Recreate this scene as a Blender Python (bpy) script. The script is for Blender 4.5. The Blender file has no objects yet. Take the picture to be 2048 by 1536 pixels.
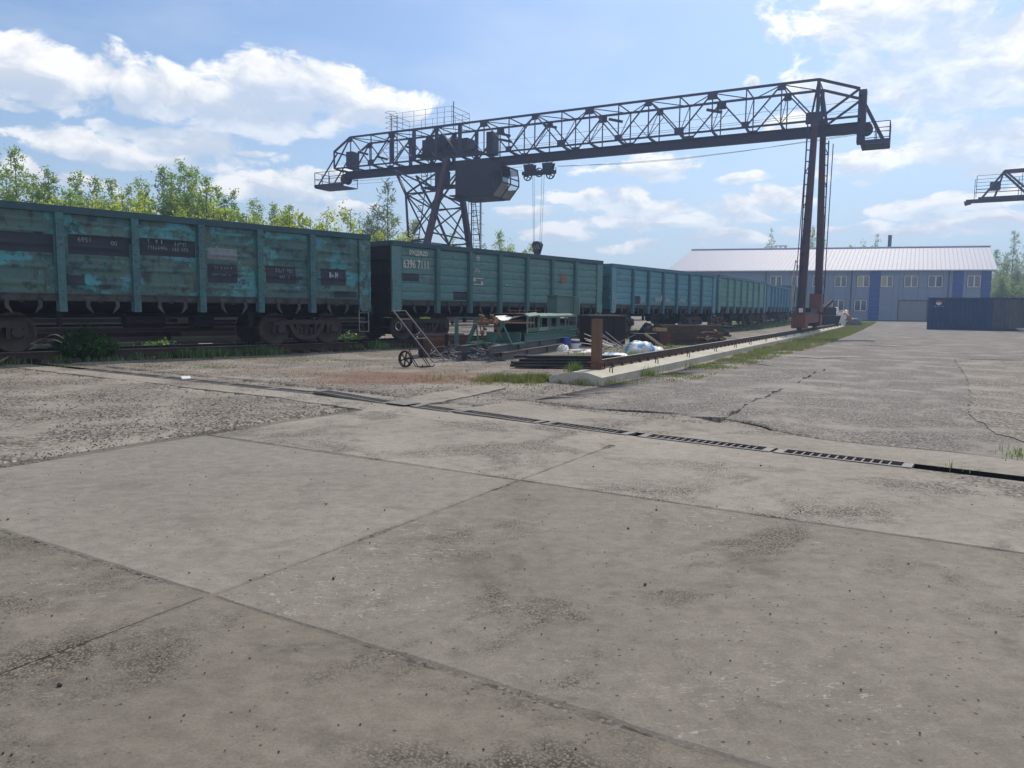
import bpy, bmesh, math, random
from math import sin, cos, pi, radians, atan2, hypot, sqrt, exp
from mathutils import Vector, Matrix, noise
random.seed(7)
S = bpy.context.scene
COL = S.collection
# ---------------------------------------------------------------- camera, sky, sun, exposure
EYE = 1.4; FPX = 1500.0; PITCH = radians(5.71); ROLL = radians(0.57)
F_ = Vector((0, cos(PITCH), -sin(PITCH))); U0 = Vector((0, sin(PITCH), cos(PITCH)))
R_ = Vector((cos(ROLL), 0, 0)) + U0 * sin(ROLL); U_ = U0 * cos(ROLL) - Vector((sin(ROLL), 0, 0))
camd = bpy.data.cameras.new('camera'); cam = bpy.data.objects.new('camera', camd); COL.objects.link(cam)
cam.matrix_world = Matrix((( R_.x, U_.x, -F_.x, 0), (R_.y, U_.y, -F_.y, 0), (R_.z, U_.z, -F_.z, EYE), (0, 0, 0, 1)))
camd.sensor_width = 36; camd.lens = 36 * FPX / 2048; camd.clip_start = 0.1; camd.clip_end = 6000
S.camera = cam
def ray(x, y): return F_ + R_ * ((x - 1024) / FPX) + U_ * ((768 - y) / FPX)
def at(x, y, z=0.0):
    d = ray(x, y); return Vector((0, 0, EYE)) + d * ((z - EYE) / d.z)
def atY(x, y, Y):
    d = ray(x, y); return Vector((0, 0, EYE)) + d * (Y / d.y)
SUN_AZ, SUN_EL = radians(27), radians(52)
SKY_STRENGTH, SUN_STRENGTH, EXPOSURE = 0.105, 3.3, 0.12
sund = bpy.data.lights.new('sun', 'SUN'); sund.energy = SUN_STRENGTH; sund.angle = radians(0.6); sund.color = (1, .89, .73)
sun = bpy.data.objects.new('sun', sund); COL.objects.link(sun)
sdir = Vector((sin(SUN_AZ) * cos(SUN_EL), cos(SUN_AZ) * cos(SUN_EL), sin(SUN_EL)))
sun.rotation_euler = sdir.to_track_quat('Z', 'Y').to_euler(); sun.location = sdir * 200
S.view_settings.view_transform = 'Standard'; S.view_settings.look = 'None'
S.view_settings.exposure = EXPOSURE; S.view_settings.gamma = 1; S.view_settings.use_curve_mapping = False
S.cycles.max_bounces = 6; S.cycles.transparent_max_bounces = 8; S.cycles.volume_bounces = 0
S.cycles.use_denoising = True; S.cycles.denoiser = 'OPENIMAGEDENOISE'; S.cycles.denoising_input_passes = 'RGB_ALBEDO_NORMAL'; S.cycles.denoising_prefilter = 'ACCURATE'
# ---------------------------------------------------------------- node helpers
def N(nt, t, ins=None, **pr):
    n = nt.nodes.new(t)
    for k, v in pr.items(): setattr(n, k, v)
    for k, v in (ins or {}).items():
        s = n.inputs[k]
        if isinstance(v, bpy.types.NodeSocket): nt.links.new(v, s)
        else: s.default_value = v
    return n
def M(nt, op, a, b=None, c=None, clamp=False):
    ins = {0: a}
    if b is not None: ins[1] = b
    if c is not None: ins[2] = c
    n = N(nt, 'ShaderNodeMath', ins, operation=op); n.use_clamp = clamp; return n.outputs[0]
def V(nt, op, a, b=None):
    ins = {0: a}
    if b is not None: ins[1] = b
    return N(nt, 'ShaderNodeVectorMath', ins, operation=op).outputs[0]
def step(nt, x, lo, hi):
    return N(nt, 'ShaderNodeMapRange', {0: x, 1: lo, 2: hi, 3: 0.0, 4: 1.0}, interpolation_type='SMOOTHSTEP').outputs[0]
def fbm(nt, vec, scale, detail=5.0, rough=.55, dist=0.0):
    return N(nt, 'ShaderNodeTexNoise', {'Vector': vec, 'Scale': scale, 'Detail': detail, 'Roughness': rough, 'Distortion': dist}).outputs[0]
def mix(nt, f, a, b, mode='MIX'):
    n = nt.nodes.new('ShaderNodeMix'); n.data_type = 'RGBA'; n.blend_type = mode
    for i, v in ((0, f), (6, a), (7, b)):
        if isinstance(v, bpy.types.NodeSocket): nt.links.new(v, n.inputs[i])
        else: n.inputs[i].default_value = v if i == 0 else (*v[:3], 1)
    return n.outputs[2]
# ---------------------------------------------------------------- world: daylight sky with broken cumulus
W = bpy.data.worlds.new('World'); S.world = W; W.use_nodes = True
nt = W.node_tree; nt.nodes.clear()
sky = N(nt, 'ShaderNodeTexSky', sky_type='NISHITA', sun_disc=False, sun_elevation=SUN_EL, sun_rotation=SUN_AZ, altitude=150, air_density=1.0, dust_density=1.6, ozone_density=1.6)
d = N(nt, 'ShaderNodeTexCoord').outputs['Generated']
sx = N(nt, 'ShaderNodeSeparateXYZ', {0: d})
az = M(nt, 'ARCTAN2', sx.outputs[0], sx.outputs[1]); el = M(nt, 'ARCSINE', sx.outputs[2])
def azel(x, y):
    v = ray(x, y); return atan2(v.x, v.y), atan2(v.z, hypot(v.x, v.y))
# cloud masses: (centre, half width, half height) measured as angles
CL = [(45, 155, 125, 62), (260, 175, 140, 58), (565, 165, 145, 48), (470, 212, 330, 44), (745, 228, 120, 36), (290, 302, 200, 26), (330, 268, 52, 22), (425, 285, 62, 34), (245, 256, 50, 16), (500, 300, 40, 11), (35, 228, 36, 12),
      (560, 380, 120, 34), (640, 360, 60, 20), (60, 350, 55, 26), (690, 415, 70, 18), (170, 365, 60, 22),
      (1800, 35, 200, 72), (1950, 120, 190, 95), (1690, 160, 110, 46), (1820, 190, 90, 30), (1960, 280, 140, 42), (1800, 255, 50, 18), (1330, 335, 95, 34), (1480, 365, 55, 15), (1190, 400, 120, 22), (1470, 425, 90, 28), (1050, 430, 60, 14), (1330, 455, 150, 16), (1880, 410, 110, 22), (1720, 340, 80, 26), (1980, 455, 110, 20), (1990, 345, 50, 20), (1492, 155, 17, 9), (1560, 230, 50, 22), (1650, 455, 110, 14), (1300, 495, 120, 12), (1230, 350, 90, 20), (1120, 465, 80, 16), (1430, 480, 110, 14), (1270, 420, 150, 22), (620, 430, 90, 20), (1560, 400, 60, 18), (1800, 470, 90, 10)]
p3 = V(nt, 'MULTIPLY', d, (1, 1, 1.7))
warp = N(nt, 'ShaderNodeTexNoise', {'Vector': p3, 'Scale': 7.0, 'Detail': 3.0}).outputs[1]
p3w = V(nt, 'ADD', p3, V(nt, 'SCALE', V(nt, 'SUBTRACT', warp, (.5, .5, .5))))
for n_ in nt.nodes:
    if n_.type == 'VECT_MATH' and n_.operation == 'SCALE': n_.inputs['Scale'].default_value = .10
wsep = N(nt, 'ShaderNodeSeparateXYZ', {0: warp})
azw = M(nt, 'MULTIPLY_ADD', M(nt, 'SUBTRACT', wsep.outputs[0], .5), .10, az)
elw = M(nt, 'MULTIPLY_ADD', M(nt, 'SUBTRACT', wsep.outputs[1], .5), .055, el)
mask = None; low = None
for (cx, cy, rx, ry) in CL:
    a0, e0 = azel(cx, cy); ra, re = rx / FPX, ry / FPX
    dx = M(nt, 'MULTIPLY', M(nt, 'SUBTRACT', azw, a0), 1 / ra); dy = M(nt, 'MULTIPLY', M(nt, 'SUBTRACT', elw, e0), 1 / re)
    x2 = M(nt, 'MULTIPLY', dx, dx); q = M(nt, 'SUBTRACT', 1.0, M(nt, 'MULTIPLY_ADD', dy, dy, x2))
    dy2 = M(nt, 'ADD', dy, .75); q2 = M(nt, 'SUBTRACT', 1.0, M(nt, 'MULTIPLY_ADD', dy2, dy2, x2))
    mask = q if mask is None else M(nt, 'SMOOTH_MAX', mask, q, .1)
    low = q2 if low is None else M(nt, 'MAXIMUM', low, q2)
# beyond the frame: low frequency cloud field, cover raised to brighten shaded wagon sides
gen = step(nt, fbm(nt, p3, 3.2, 3), .40, .58)
outside = M(nt, 'MAXIMUM', step(nt, M(nt, 'ABSOLUTE', az), .66, .85), step(nt, el, .50, .62))
mask = M(nt, 'MAXIMUM', M(nt, 'MAXIMUM', mask, -1.6), M(nt, 'SUBTRACT', M(nt, 'MULTIPLY', M(nt, 'MULTIPLY', gen, outside), 2.2), 1.4))
n1 = fbm(nt, p3w, 19.0, 10, .58)
n2 = fbm(nt, V(nt, 'ADD', p3w, (.010, .004, .035)), 19.0, 6, .58)
dens = M(nt, 'MULTIPLY_ADD', M(nt, 'SUBTRACT', n1, .5), 3.6, M(nt, 'MULTIPLY', mask, .85))
alpha = M(nt, 'MULTIPLY', M(nt, 'MULTIPLY', step(nt, dens, -.14, .46), step(nt, el, .0, .05)), M(nt, 'MULTIPLY_ADD', step(nt, low, .1, 1.0), -.38, 1.0))
thick = step(nt, mask, .45, 1.0)
lit = M(nt, 'MULTIPLY_ADD', M(nt, 'ADD', step(nt, low, .0, .9), M(nt, 'MULTIPLY', thick, .55)), -.52, M(nt, 'MULTIPLY_ADD', M(nt, 'SUBTRACT', n1, n2), 3.6, .84), clamp=True)
ccol = mix(nt, lit, (6.6, 7.1, 7.8), (10.2, 10.1, 9.9))
haze_el = M(nt, 'MULTIPLY', M(nt, 'SUBTRACT', 1.0, step(nt, el, -.05, .36)), .74)
skyc = mix(nt, haze_el, mix(nt, 1.0, sky.outputs[0], (.92, 1.07, 1.21), 'MULTIPLY'), (5.4, 6.7, 7.7))
thin = M(nt, 'MULTIPLY', step(nt, fbm(nt, V(nt, 'MULTIPLY', d, (1, 1, 3)), 5.0, 6), .42, .78), .22)
skyc = mix(nt, thin, skyc, (8, 8.4, 8.9))
full = mix(nt, alpha, skyc, ccol)
bg = N(nt, 'ShaderNodeBackground', {0: full, 1: SKY_STRENGTH})
nt.links.new(bg.outputs[0], N(nt, 'ShaderNodeOutputWorld').inputs[0])
# ---------------------------------------------------------------- materials
def newmat(name):
    m = bpy.data.materials.new(name); m.use_nodes = True; nt = m.node_tree; nt.nodes.clear()
    b = N(nt, 'ShaderNodeBsdfPrincipled'); o = N(nt, 'ShaderNodeOutputMaterial'); nt.links.new(b.outputs[0], o.inputs[0])
    return m, nt, b
def pos(nt): return N(nt, 'ShaderNodeNewGeometry').outputs['Position']
def grunge(name, base, alt, dirt=(.03, .028, .025), rust=None, sc=1.5, rough=.7, metal=0., bump=.25, dirt_amt=.5, rust_amt=.45, stretch=(1, 1, 1), fine=40., spec=.3, dsc=6.):
    m, nt, b = newmat(name)
    p = V(nt, 'MULTIPLY', pos(nt), stretch)
    c = mix(nt, step(nt, fbm(nt, p, sc, 6), .38, .64), base, alt)
    n2 = fbm(nt, p, sc * dsc, 6, .65)
    c = mix(nt, M(nt, 'MULTIPLY', step(nt, n2, .66 - .2 * dirt_amt, .78 - .1 * dirt_amt), .8), c, dirt)
    if rust:
        n3 = fbm(nt, V(nt, 'ADD', p, (31, 7, 3)), sc * 2.6, 8, .68)
        c = mix(nt, M(nt, 'MULTIPLY', step(nt, n3, .72 - .3 * rust_amt, .78 - .25 * rust_amt), .85), c, rust)
    nf = fbm(nt, pos(nt), fine, 3)
    c = mix(nt, .35, c, mix(nt, nf, (.6, .6, .6), (1.4, 1.4, 1.4)), 'MULTIPLY')
    nt.links.new(c, b.inputs['Base Color'])
    b.inputs['Roughness'].default_value = rough; b.inputs['Metallic'].default_value = metal; b.inputs['Specular IOR Level'].default_value = spec
    h = M(nt, 'MULTIPLY_ADD', nf, .35, n2)
    nt.links.new(N(nt, 'ShaderNodeBump', {'Strength': bump, 'Distance': .02, 'Height': h}).outputs[0], b.inputs['Normal'])
    return m
def plain(name, col, rough=.6, metal=0., spec=.4):
    m, nt, b = newmat(name); p = pos(nt)
    c = mix(nt, M(nt, 'MULTIPLY', fbm(nt, p, 9., 5), .5), col, tuple(v * .62 for v in col))
    nt.links.new(c, b.inputs['Base Color']); b.inputs['Roughness'].default_value = rough; b.inputs['Metallic'].default_value = metal
    b.inputs['Specular IOR Level'].default_value = spec
    return m
def leafmat(name, c1, c2, tr):
    m = bpy.data.materials.new(name); m.use_nodes = True; nt = m.node_tree; nt.nodes.clear()
    p = pos(nt); rnd = N(nt, 'ShaderNodeObjectInfo').outputs['Random']
    f = M(nt, 'ADD', M(nt, 'MULTIPLY', fbm(nt, p, .9, 4), .9), M(nt, 'MULTIPLY_ADD', rnd, .5, -.25), clamp=True)
    c = mix(nt, f, c1, c2)
    df = N(nt, 'ShaderNodeBsdfDiffuse', {0: c}); tl = N(nt, 'ShaderNodeBsdfTranslucent', {0: mix(nt, 1., c, (2.4, 2.3, 1.3), 'MULTIPLY')})
    gl = N(nt, 'ShaderNodeBsdfGlossy', {0: (1, 1, 1, 1), 1: .45})
    mx = N(nt, 'ShaderNodeMixShader', {0: tr, 1: df.outputs[0], 2: tl.outputs[0]})
    mx2 = N(nt, 'ShaderNodeMixShader', {0: .05, 1: mx.outputs[0], 2: gl.outputs[0]})
    nt.links.new(mx2.outputs[0], N(nt, 'ShaderNodeOutputMaterial').inputs[0])
    return m
def groundmat(name, ca, cb, dark, agg, agg_sc=38., pit=.5, red=False, scratch=0., bump=.35, cracks=0.):
    """worn yard surface: broad tone, stains, exposed aggregate, grit"""
    m, nt, b = newmat(name); p = pos(nt)
    rnd = N(nt, 'ShaderNodeObjectInfo').outputs['Random']
    p2 = V(nt, 'MULTIPLY', p, (1, 1, .2))
    c = mix(nt, step(nt, fbm(nt, p2, .45, 5, .6), .33, .67), ca, cb)
    c = mix(nt, M(nt, 'MULTIPLY', step(nt, fbm(nt, V(nt, 'ADD', p2, (9, 4, 0)), 1.3, 7, .68, .6), .54, .68), .55), c, dark)
    # patches where the skin has worn off and the aggregate shows
    wear = step(nt, fbm(nt, V(nt, 'ADD', p2, (3, 17, 0)), .8, 6, .66, .4), .62 - .3 * pit, .72 - .2 * pit)
    vo = N(nt, 'ShaderNodeTexVoronoi', {'Vector': p2, 'Scale': agg_sc}, feature='F1')
    vcol = N(nt, 'ShaderNodeSeparateColor', {0: vo.outputs['Color']}).outputs[0]
    stone = M(nt, 'SUBTRACT', 1.0, step(nt, vo.outputs['Distance'], .22, .5))
    cs = mix(nt, vcol, tuple(v * .5 for v in agg), tuple(min(1, v * 1.45) for v in agg))
    c = mix(nt, M(nt, 'MULTIPLY', M(nt, 'MULTIPLY', wear, stone), .8), c, cs)
    mot = fbm(nt, V(nt, 'MULTIPLY', p2, (1, 1.25, 1)), 8., 8, .74, .15)
    c = mix(nt, .6, c, mix(nt, step(nt, mot, .30, .70), (.70, .69, .67), (1.22, 1.22, 1.22)), 'MULTIPLY')
    pit2 = step(nt, fbm(nt, V(nt, 'ADD', p2, (5, 3, 0)), 26., 6, .7), .62, .70)
    c = mix(nt, M(nt, 'MULTIPLY', pit2, .55), c, tuple(v * .5 for v in dark))
    gap = M(nt, 'MULTIPLY', M(nt, 'MULTIPLY', wear, step(nt, vo.outputs['Distance'], .40, .62)), .85)
    c = mix(nt, gap, c, tuple(v * .45 for v in dark))
    g1 = fbm(nt, p2, 85., 3, .7)
    c = mix(nt, .75, c, mix(nt, g1, (.5, .5, .5), (1.5, 1.5, 1.5)), 'MULTIPLY')
    # small dark pits and pale flecks
    v2 = N(nt, 'ShaderNodeTexVoronoi', {'Vector': p2, 'Scale': 21.}, feature='F1')
    v2c = N(nt, 'ShaderNodeSeparateColor', {0: v2.outputs['Color']})
    sp = M(nt, 'MULTIPLY', M(nt, 'SUBTRACT', 1., step(nt, v2.outputs['Distance'], .08, .2)), step(nt, v2c.outputs[1], .66, .70))
    c = mix(nt, M(nt, 'MULTIPLY', sp, .75), c, tuple(v * .3 for v in dark))
    if scratch:
        fine = fbm(nt, V(nt, 'MULTIPLY', p2, (1., 2.2, 1)), 16., 6, .75, 1.4)
        zone = step(nt, fbm(nt, V(nt, 'ADD', p2, (1, 8, 2)), .55, 4), .46, .62)
        c = mix(nt, M(nt, 'MULTIPLY', M(nt, 'MULTIPLY', step(nt, fine, .56, .66), zone), scratch), c, (.5, .48, .45))
    # hairline cracks
    cw_ = N(nt, 'ShaderNodeTexNoise', {'Vector': p2, 'Scale': 2.5, 'Detail': 5.0}).outputs[1]
    cv = V(nt, 'ADD', p2, N(nt, 'ShaderNodeVectorMath', {0: V(nt, 'SUBTRACT', cw_, (.5, .5, .5)), 'Scale': .55}, operation='SCALE').outputs[0])
    ve = N(nt, 'ShaderNodeTexVoronoi', {'Vector': cv, 'Scale': .42}, feature='DISTANCE_TO_EDGE').outputs['Distance']
    crk = M(nt, 'MULTIPLY', M(nt, 'SUBTRACT', 1., step(nt, ve, .0015, .006)), step(nt, fbm(nt, V(nt, 'ADD', p2, (2, 40, 0)), .6, 3), .50, .56))
    c = mix(nt, M(nt, 'MULTIPLY', crk, cracks), c, tuple(v * .35 for v in dark))
    tone = M(nt, 'MULTIPLY_ADD', rnd, .10, .95)
    c = mix(nt, 1., c, N(nt, 'ShaderNodeCombineColor', {0: tone, 1: tone, 2: tone}).outputs[0], 'MULTIPLY')
    if red:
        # trodden red-brown dirt in front of the scrap
        s3 = N(nt, 'ShaderNodeSeparateXYZ', {0: p})
        for (cx, cy, ra, rb, ang, colr, amt) in red:
            ux, uy = cos(ang), sin(ang)
            lx = M(nt, 'ADD', M(nt, 'MULTIPLY', M(nt, 'SUBTRACT', s3.outputs[0], cx), ux / ra), M(nt, 'MULTIPLY', M(nt, 'SUBTRACT', s3.outputs[1], cy), uy / ra))
            ly = M(nt, 'ADD', M(nt, 'MULTIPLY', M(nt, 'SUBTRACT', s3.outputs[0], cx), -uy / rb), M(nt, 'MULTIPLY', M(nt, 'SUBTRACT', s3.outputs[1], cy), ux / rb))
            q = M(nt, 'SUBTRACT', 1., M(nt, 'SQRT', M(nt, 'ADD', M(nt, 'MULTIPLY', lx, lx), M(nt, 'MULTIPLY', ly, ly))))
            q = M(nt, 'MULTIPLY_ADD', M(nt, 'SUBTRACT', fbm(nt, p2, 1.6, 7, .7), .5), 2.2, q)
            c = mix(nt, M(nt, 'MULTIPLY', step(nt, q, .0, .7), amt), c, mix(nt, fbm(nt, p2, 9., 5), tuple(v * .55 for v in colr), tuple(v * 1.3 for v in colr)))
    nt.links.new(c, b.inputs['Base Color']); b.inputs['Roughness'].default_value = .88; b.inputs['Specular IOR Level'].default_value = .18
    h = M(nt, 'ADD', M(nt, 'MULTIPLY', M(nt, 'MULTIPLY', wear, stone), .45), M(nt, 'MULTIPLY_ADD', M(nt, 'SUBTRACT', mot, M(nt, 'MULTIPLY', pit2, .35)), .9, M(nt, 'MULTIPLY', g1, .35)))
    nt.links.new(N(nt, 'ShaderNodeBump', {'Strength': bump, 'Distance': .02, 'Height': h}).outputs[0], b.inputs['Normal'])
    return m
MT = {}
red_at = at(815, 754)
MT['ground'] = groundmat('yard_dirt_gravel', (.225, .204, .182), (.285, .26, .232), (.142, .126, .11), (.27, .24, .208), 24., .8,
    red=[(red_at.x, red_at.y, 3.0, 1.9, -.05, (.175, .092, .058), .8), (-3.6, 17.0, 4.5, .8, .35, (.26, .2, .15), .6)])
MT['slab'] = groundmat('worn_concrete', (.208, .19, .166), (.168, .153, .133), (.103, .091, .077), (.19, .163, .132), 85., .36, scratch=.6)
MT['slab_pale'] = groundmat('dusty_concrete', (.298, .275, .245), (.246, .227, .202), (.15, .135, .118), (.28, .255, .228), 62., .55, scratch=.2)
MT['slab_dark'] = groundmat('vignette_dark_concrete', (.186, .169, .145), (.148, .134, .114), (.085, .076, .064), (.165, .14, .113), 95., .5, scratch=.35)  # near slabs: lens vignette and grazing falloff painted in as darker concrete
MT['slab_smooth'] = groundmat('smooth_concrete', (.228, .212, .188), (.197, .183, .162), (.13, .118, .102), (.2, .178, .15), 85., .06, scratch=.15)
MT['strip'] = groundmat('pale_concrete', (.295, .27, .238), (.245, .224, .197), (.16, .145, .13), (.22, .2, .18), 30., .4)
MT['asphalt'] = groundmat('old_asphalt', (.235, .217, .20), (.295, .272, .25), (.15, .137, .126), (.25, .233, .216), 34., .85, cracks=.5)
MT['road_old'] = groundmat('browner_old_asphalt', (.25, .228, .2), (.29, .265, .235), (.16, .142, .125), (.26, .24, .21), 26., .8)
MT['joint'] = groundmat('joint_dirt', (.18, .163, .14), (.125, .112, .096), (.045, .039, .033), (.17, .15, .125), 40., .6)
MT['beam'] = grunge('cast_concrete', (.46, .435, .37), (.40, .375, .32), (.2, .185, .155), sc=1.2, rough=.9, bump=.3, dirt_amt=.5, stretch=(1, 1, 1))
MT['rail'] = grunge('rusty_rail', (.085, .055, .04), (.06, .04, .032), (.03, .022, .018), sc=4., rough=.75, bump=.2)
MT['railtop'] = plain('worn_rail_top', (.32, .31, .30), .35, .9)
MT['crane'] = grunge('glare_violet_primer', (.04, .036, .08), (.035, .034, .076), (.022, .021, .042), sc=.8, rough=.6, bump=.1, dirt_amt=.3)  # girder: violet of lens glare painted over the red-brown primer
MT['crane_leg'] = grunge('glare_tinted_leg_red', (.078, .036, .05), (.058, .034, .05), (.03, .021, .028), sc=.8, rough=.6, bump=.1, dirt_amt=.3)  # red legs with a weaker violet tint painted in for the glare
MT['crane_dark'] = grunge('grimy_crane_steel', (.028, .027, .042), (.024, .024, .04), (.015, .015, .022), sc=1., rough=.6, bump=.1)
MT['crane_base'] = grunge('red_brown_paint', (.16, .06, .048), (.12, .05, .042), (.05, .03, .025), sc=1.2, rough=.6, bump=.15)
MT['handle'] = plain('dull_handle_steel', (.14, .132, .13), .5, .3)
MT['galv'] = plain('galvanised_steel', (.26, .265, .27), .55, .4)
MT['grate'] = grunge('dirty_grate_steel', (.20, .195, .185), (.15, .14, .13), (.08, .07, .06), rust=(.12, .08, .055), sc=3., rough=.65, metal=.3, rust_amt=.35)
MT['rope'] = plain('steel_rope', (.12, .12, .12), .5, .6)
MT['dark'] = grunge('grimy_black_steel', (.014, .013, .014), (.019, .017, .017), (.008, .008, .008), sc=3., rough=.75, bump=.2)
MT['bogie'] = grunge('oily_cast_steel', (.05, .043, .041), (.07, .058, .052), (.018, .016, .015), rust=(.07, .04, .028), sc=3., rough=.7, bump=.25, rust_amt=.3)
MT['wheel'] = grunge('wheel_steel', (.085, .068, .06), (.105, .083, .072), (.025, .02, .018), rust=(.08, .045, .03), sc=4., rough=.6, bump=.2, rust_amt=.3)
MT['sill'] = grunge('dirty_sill', (.05, .055, .055), (.085, .085, .08), (.025, .022, .02), rust=(.06, .04, .03), sc=3., rough=.8, bump=.3, rust_amt=.4)
teal = dict(stretch=(1, 1, 2.2), bump=.3, rough=.55, spec=.35)
def battered(name):
    """layers of old paint: grey-teal coat, turquoise flakes in long blotches, grime and rust runs"""
    m, nt, b = newmat(name); p = pos(nt)
    ph = V(nt, 'MULTIPLY', p, (1, 1, 1.5)); pv = V(nt, 'MULTIPLY', p, (1, 1, .22))
    c = mix(nt, step(nt, fbm(nt, p, .9, 5), .36, .62), (.058, .135, .14), (.085, .15, .128))
    c = mix(nt, M(nt, 'MULTIPLY', step(nt, fbm(nt, V(nt, 'ADD', ph, (4, 9, 1)), 1.1, 7, .62, .3), .515, .58), .85), c, (.075, .29, .32))
    c = mix(nt, M(nt, 'MULTIPLY', step(nt, fbm(nt, V(nt, 'ADD', ph, (14, 2, 6)), 1.7, 6, .6), .60, .66), .7), c, (.13, .29, .38))
    c = mix(nt, M(nt, 'MULTIPLY', step(nt, fbm(nt, V(nt, 'ADD', ph, (7, 21, 3)), 1.7, 9, .70), .52, .60), .85), c, (.03, .05, .058))
    c = mix(nt, M(nt, 'MULTIPLY', step(nt, fbm(nt, pv, 8., 7, .72), .52, .66), .75), c, (.05, .052, .048))
    c = mix(nt, M(nt, 'MULTIPLY', step(nt, fbm(nt, V(nt, 'ADD', p, (3, 3, 9)), 4.5, 9, .75), .57, .65), .75), c, (.075, .055, .046))
    nf = fbm(nt, p, 45., 3); c = mix(nt, .4, c, mix(nt, nf, (.6, .6, .6), (1.4, 1.4, 1.4)), 'MULTIPLY')
    nt.links.new(c, b.inputs['Base Color']); b.inputs['Roughness'].default_value = .6; b.inputs['Specular IOR Level'].default_value = .35
    nt.links.new(N(nt, 'ShaderNodeBump', {'Strength': .35, 'Distance': .02, 'Height': fbm(nt, ph, 5., 6, .6)}).outputs[0], b.inputs['Normal'])
    return m
MT['w1'] = battered('battered_teal_paint')
MT['w1post'] = grunge('teal_post_paint', (.055, .135, .15), (.07, .17, .175), (.022, .04, .048), rust=(.07, .05, .04), sc=1.6, dirt_amt=.8, rust_amt=.5, **teal)
MT['drainwall'] = plain('drain_shade_and_grime', (.02, .019, .018), .9, 0., .1)  # near-black wall colour: channel shade painted in along with grime
MT['w1rail'] = grunge('dark_top_rail_paint', (.035, .075, .095), (.045, .09, .105), (.02, .035, .042), sc=1.5, rough=.6, bump=.2, stretch=(1, 1, 2))
MT['w1dark'] = grunge('repainted_dark_patch', (.036, .045, .057), (.03, .038, .05), (.025, .028, .035), sc=2., rough=.6, bump=.2)
MT['w2'] = grunge('sea_green_paint', (.095, .215, .215), (.11, .21, .205), (.055, .10, .105), rust=(.055, .055, .055), sc=.8, dirt_amt=.75, rust_amt=.36, **teal)
MT['w2post'] = grunge('green_post_paint', (.055, .14, .145), (.065, .155, .155), (.03, .06, .06), sc=1., **teal)
MT['w3'] = grunge('teal_blue_paint', (.10, .265, .32), (.11, .25, .30), (.06, .15, .185), sc=.7, dirt_amt=.5, **teal)
MT['w3post'] = grunge('teal_blue_post', (.05, .145, .185), (.055, .155, .195), (.03, .07, .085), sc=1., **teal)
MT['w4'] = grunge('faded_green_paint', (.12, .275, .27), (.13, .255, .24), (.065, .14, .14), rust=(.09, .08, .07), sc=.7, dirt_amt=.5, rust_amt=.3, **teal)
MT['w5'] = grunge('blue_paint', (.075, .215, .31), (.08, .2, .29), (.04, .10, .15), sc=.7, dirt_amt=.5, **teal)
MT['text'] = grunge('worn_stencil_paint', (.62, .6, .52), (.55, .53, .47), (.12, .2, .2), sc=6., rough=.8, bump=0, dirt_amt=.9)
MT['textfaint'] = grunge('faint_stencil_paint', (.24, .27, .29), (.2, .225, .245), (.06, .08, .09), sc=8., rough=.8, bump=0, dirt_amt=.9)
MT['textred'] = grunge('red_stencil_paint', (.32, .1, .06), (.25, .11, .08), (.1, .14, .14), sc=8., rough=.8, bump=0, dirt_amt=.9)
MT['chalk'] = plain('chalk', (.5, .55, .56), .9)
MT['greenm'] = grunge('machine_green_paint', (.05, .125, .11), (.06, .14, .12), (.03, .06, .055), rust=(.16, .12, .09), sc=2., rough=.55, bump=.2, rust_amt=.35)
MT['paleg'] = grunge('chalky_green_paint', (.13, .24, .215), (.17, .24, .21), (.12, .16, .14), rust=(.25, .2, .16), sc=2.5, rough=.7, bump=.2, rust_amt=.4)
MT['grey'] = grunge('grey_steel_primer', (.10, .10, .105), (.12, .115, .12), (.05, .045, .045), rust=(.1, .07, .055), sc=1.5, rough=.65, rust_amt=.3)
MT['rust'] = grunge('deep_rust', (.115, .055, .035), (.085, .045, .033), (.04, .025, .02), sc=3., rough=.85, bump=.4)
MT['bronze'] = grunge('rusty_orange_steel', (.24, .13, .075), (.19, .10, .06), (.08, .045, .03), sc=8., rough=.75, bump=.3)
MT['blackpipe'] = plain('black_pipe', (.028, .028, .03), .45, .3)
MT['wire'] = plain('scrap_wire', (.2, .215, .235), .5, .5)
MT['woodpost'] = grunge('rusted_post', (.18, .098, .065), (.145, .085, .06), (.08, .052, .04), sc=2.5, rough=.85, bump=.3, stretch=(4, 4, .6))
MT['sleeper'] = grunge('creosoted_timber', (.085, .062, .048), (.06, .046, .038), (.03, .024, .02), sc=2., rough=.9, bump=.5, stretch=(1, 1, 3))
MT['timber'] = grunge('sawn_timber_end', (.34, .24, .14), (.28, .2, .12), (.15, .1, .07), sc=3., rough=.85)
MT['white'] = plain('white_plastic', (.72, .72, .70), .5)
MT['tarpblue'] = plain('blue_tarp', (.13, .34, .62), .4)
MT['bluepl'] = plain('blue_plastic', (.03, .09, .42), .35)
MT['contblue'] = grunge('container_blue', (.008, .04, .115), (.008, .036, .10), (.008, .022, .05), sc=.6, rough=.5, bump=.05, dirt_amt=.2)
MT['contpale'] = grunge('faded_container_paint', (.06, .075, .10), (.10, .105, .11), (.05, .04, .035), rust=(.14, .07, .045), sc=.9, rough=.7, rust_amt=.5, stretch=(1, 1, .3))
MT['clad'] = grunge('grey_cladding', (.19, .235, .325), (.2, .245, .33), (.155, .185, .26), sc=.3, rough=.55, bump=.02, dirt_amt=.1)
MT['cladblue'] = grunge('blue_cladding', (.013, .062, .24), (.014, .065, .25), (.012, .045, .18), sc=.3, rough=.5, bump=.02, dirt_amt=.1)
MT['trim'] = plain('dark_trim', (.045, .055, .08), .5)
MT['roof'] = plain('pale_metal_roof', (.30, .335, .46), .55, .0, .3)
MT['gate'] = plain('grey_gate', (.2, .22, .26), .5)
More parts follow.
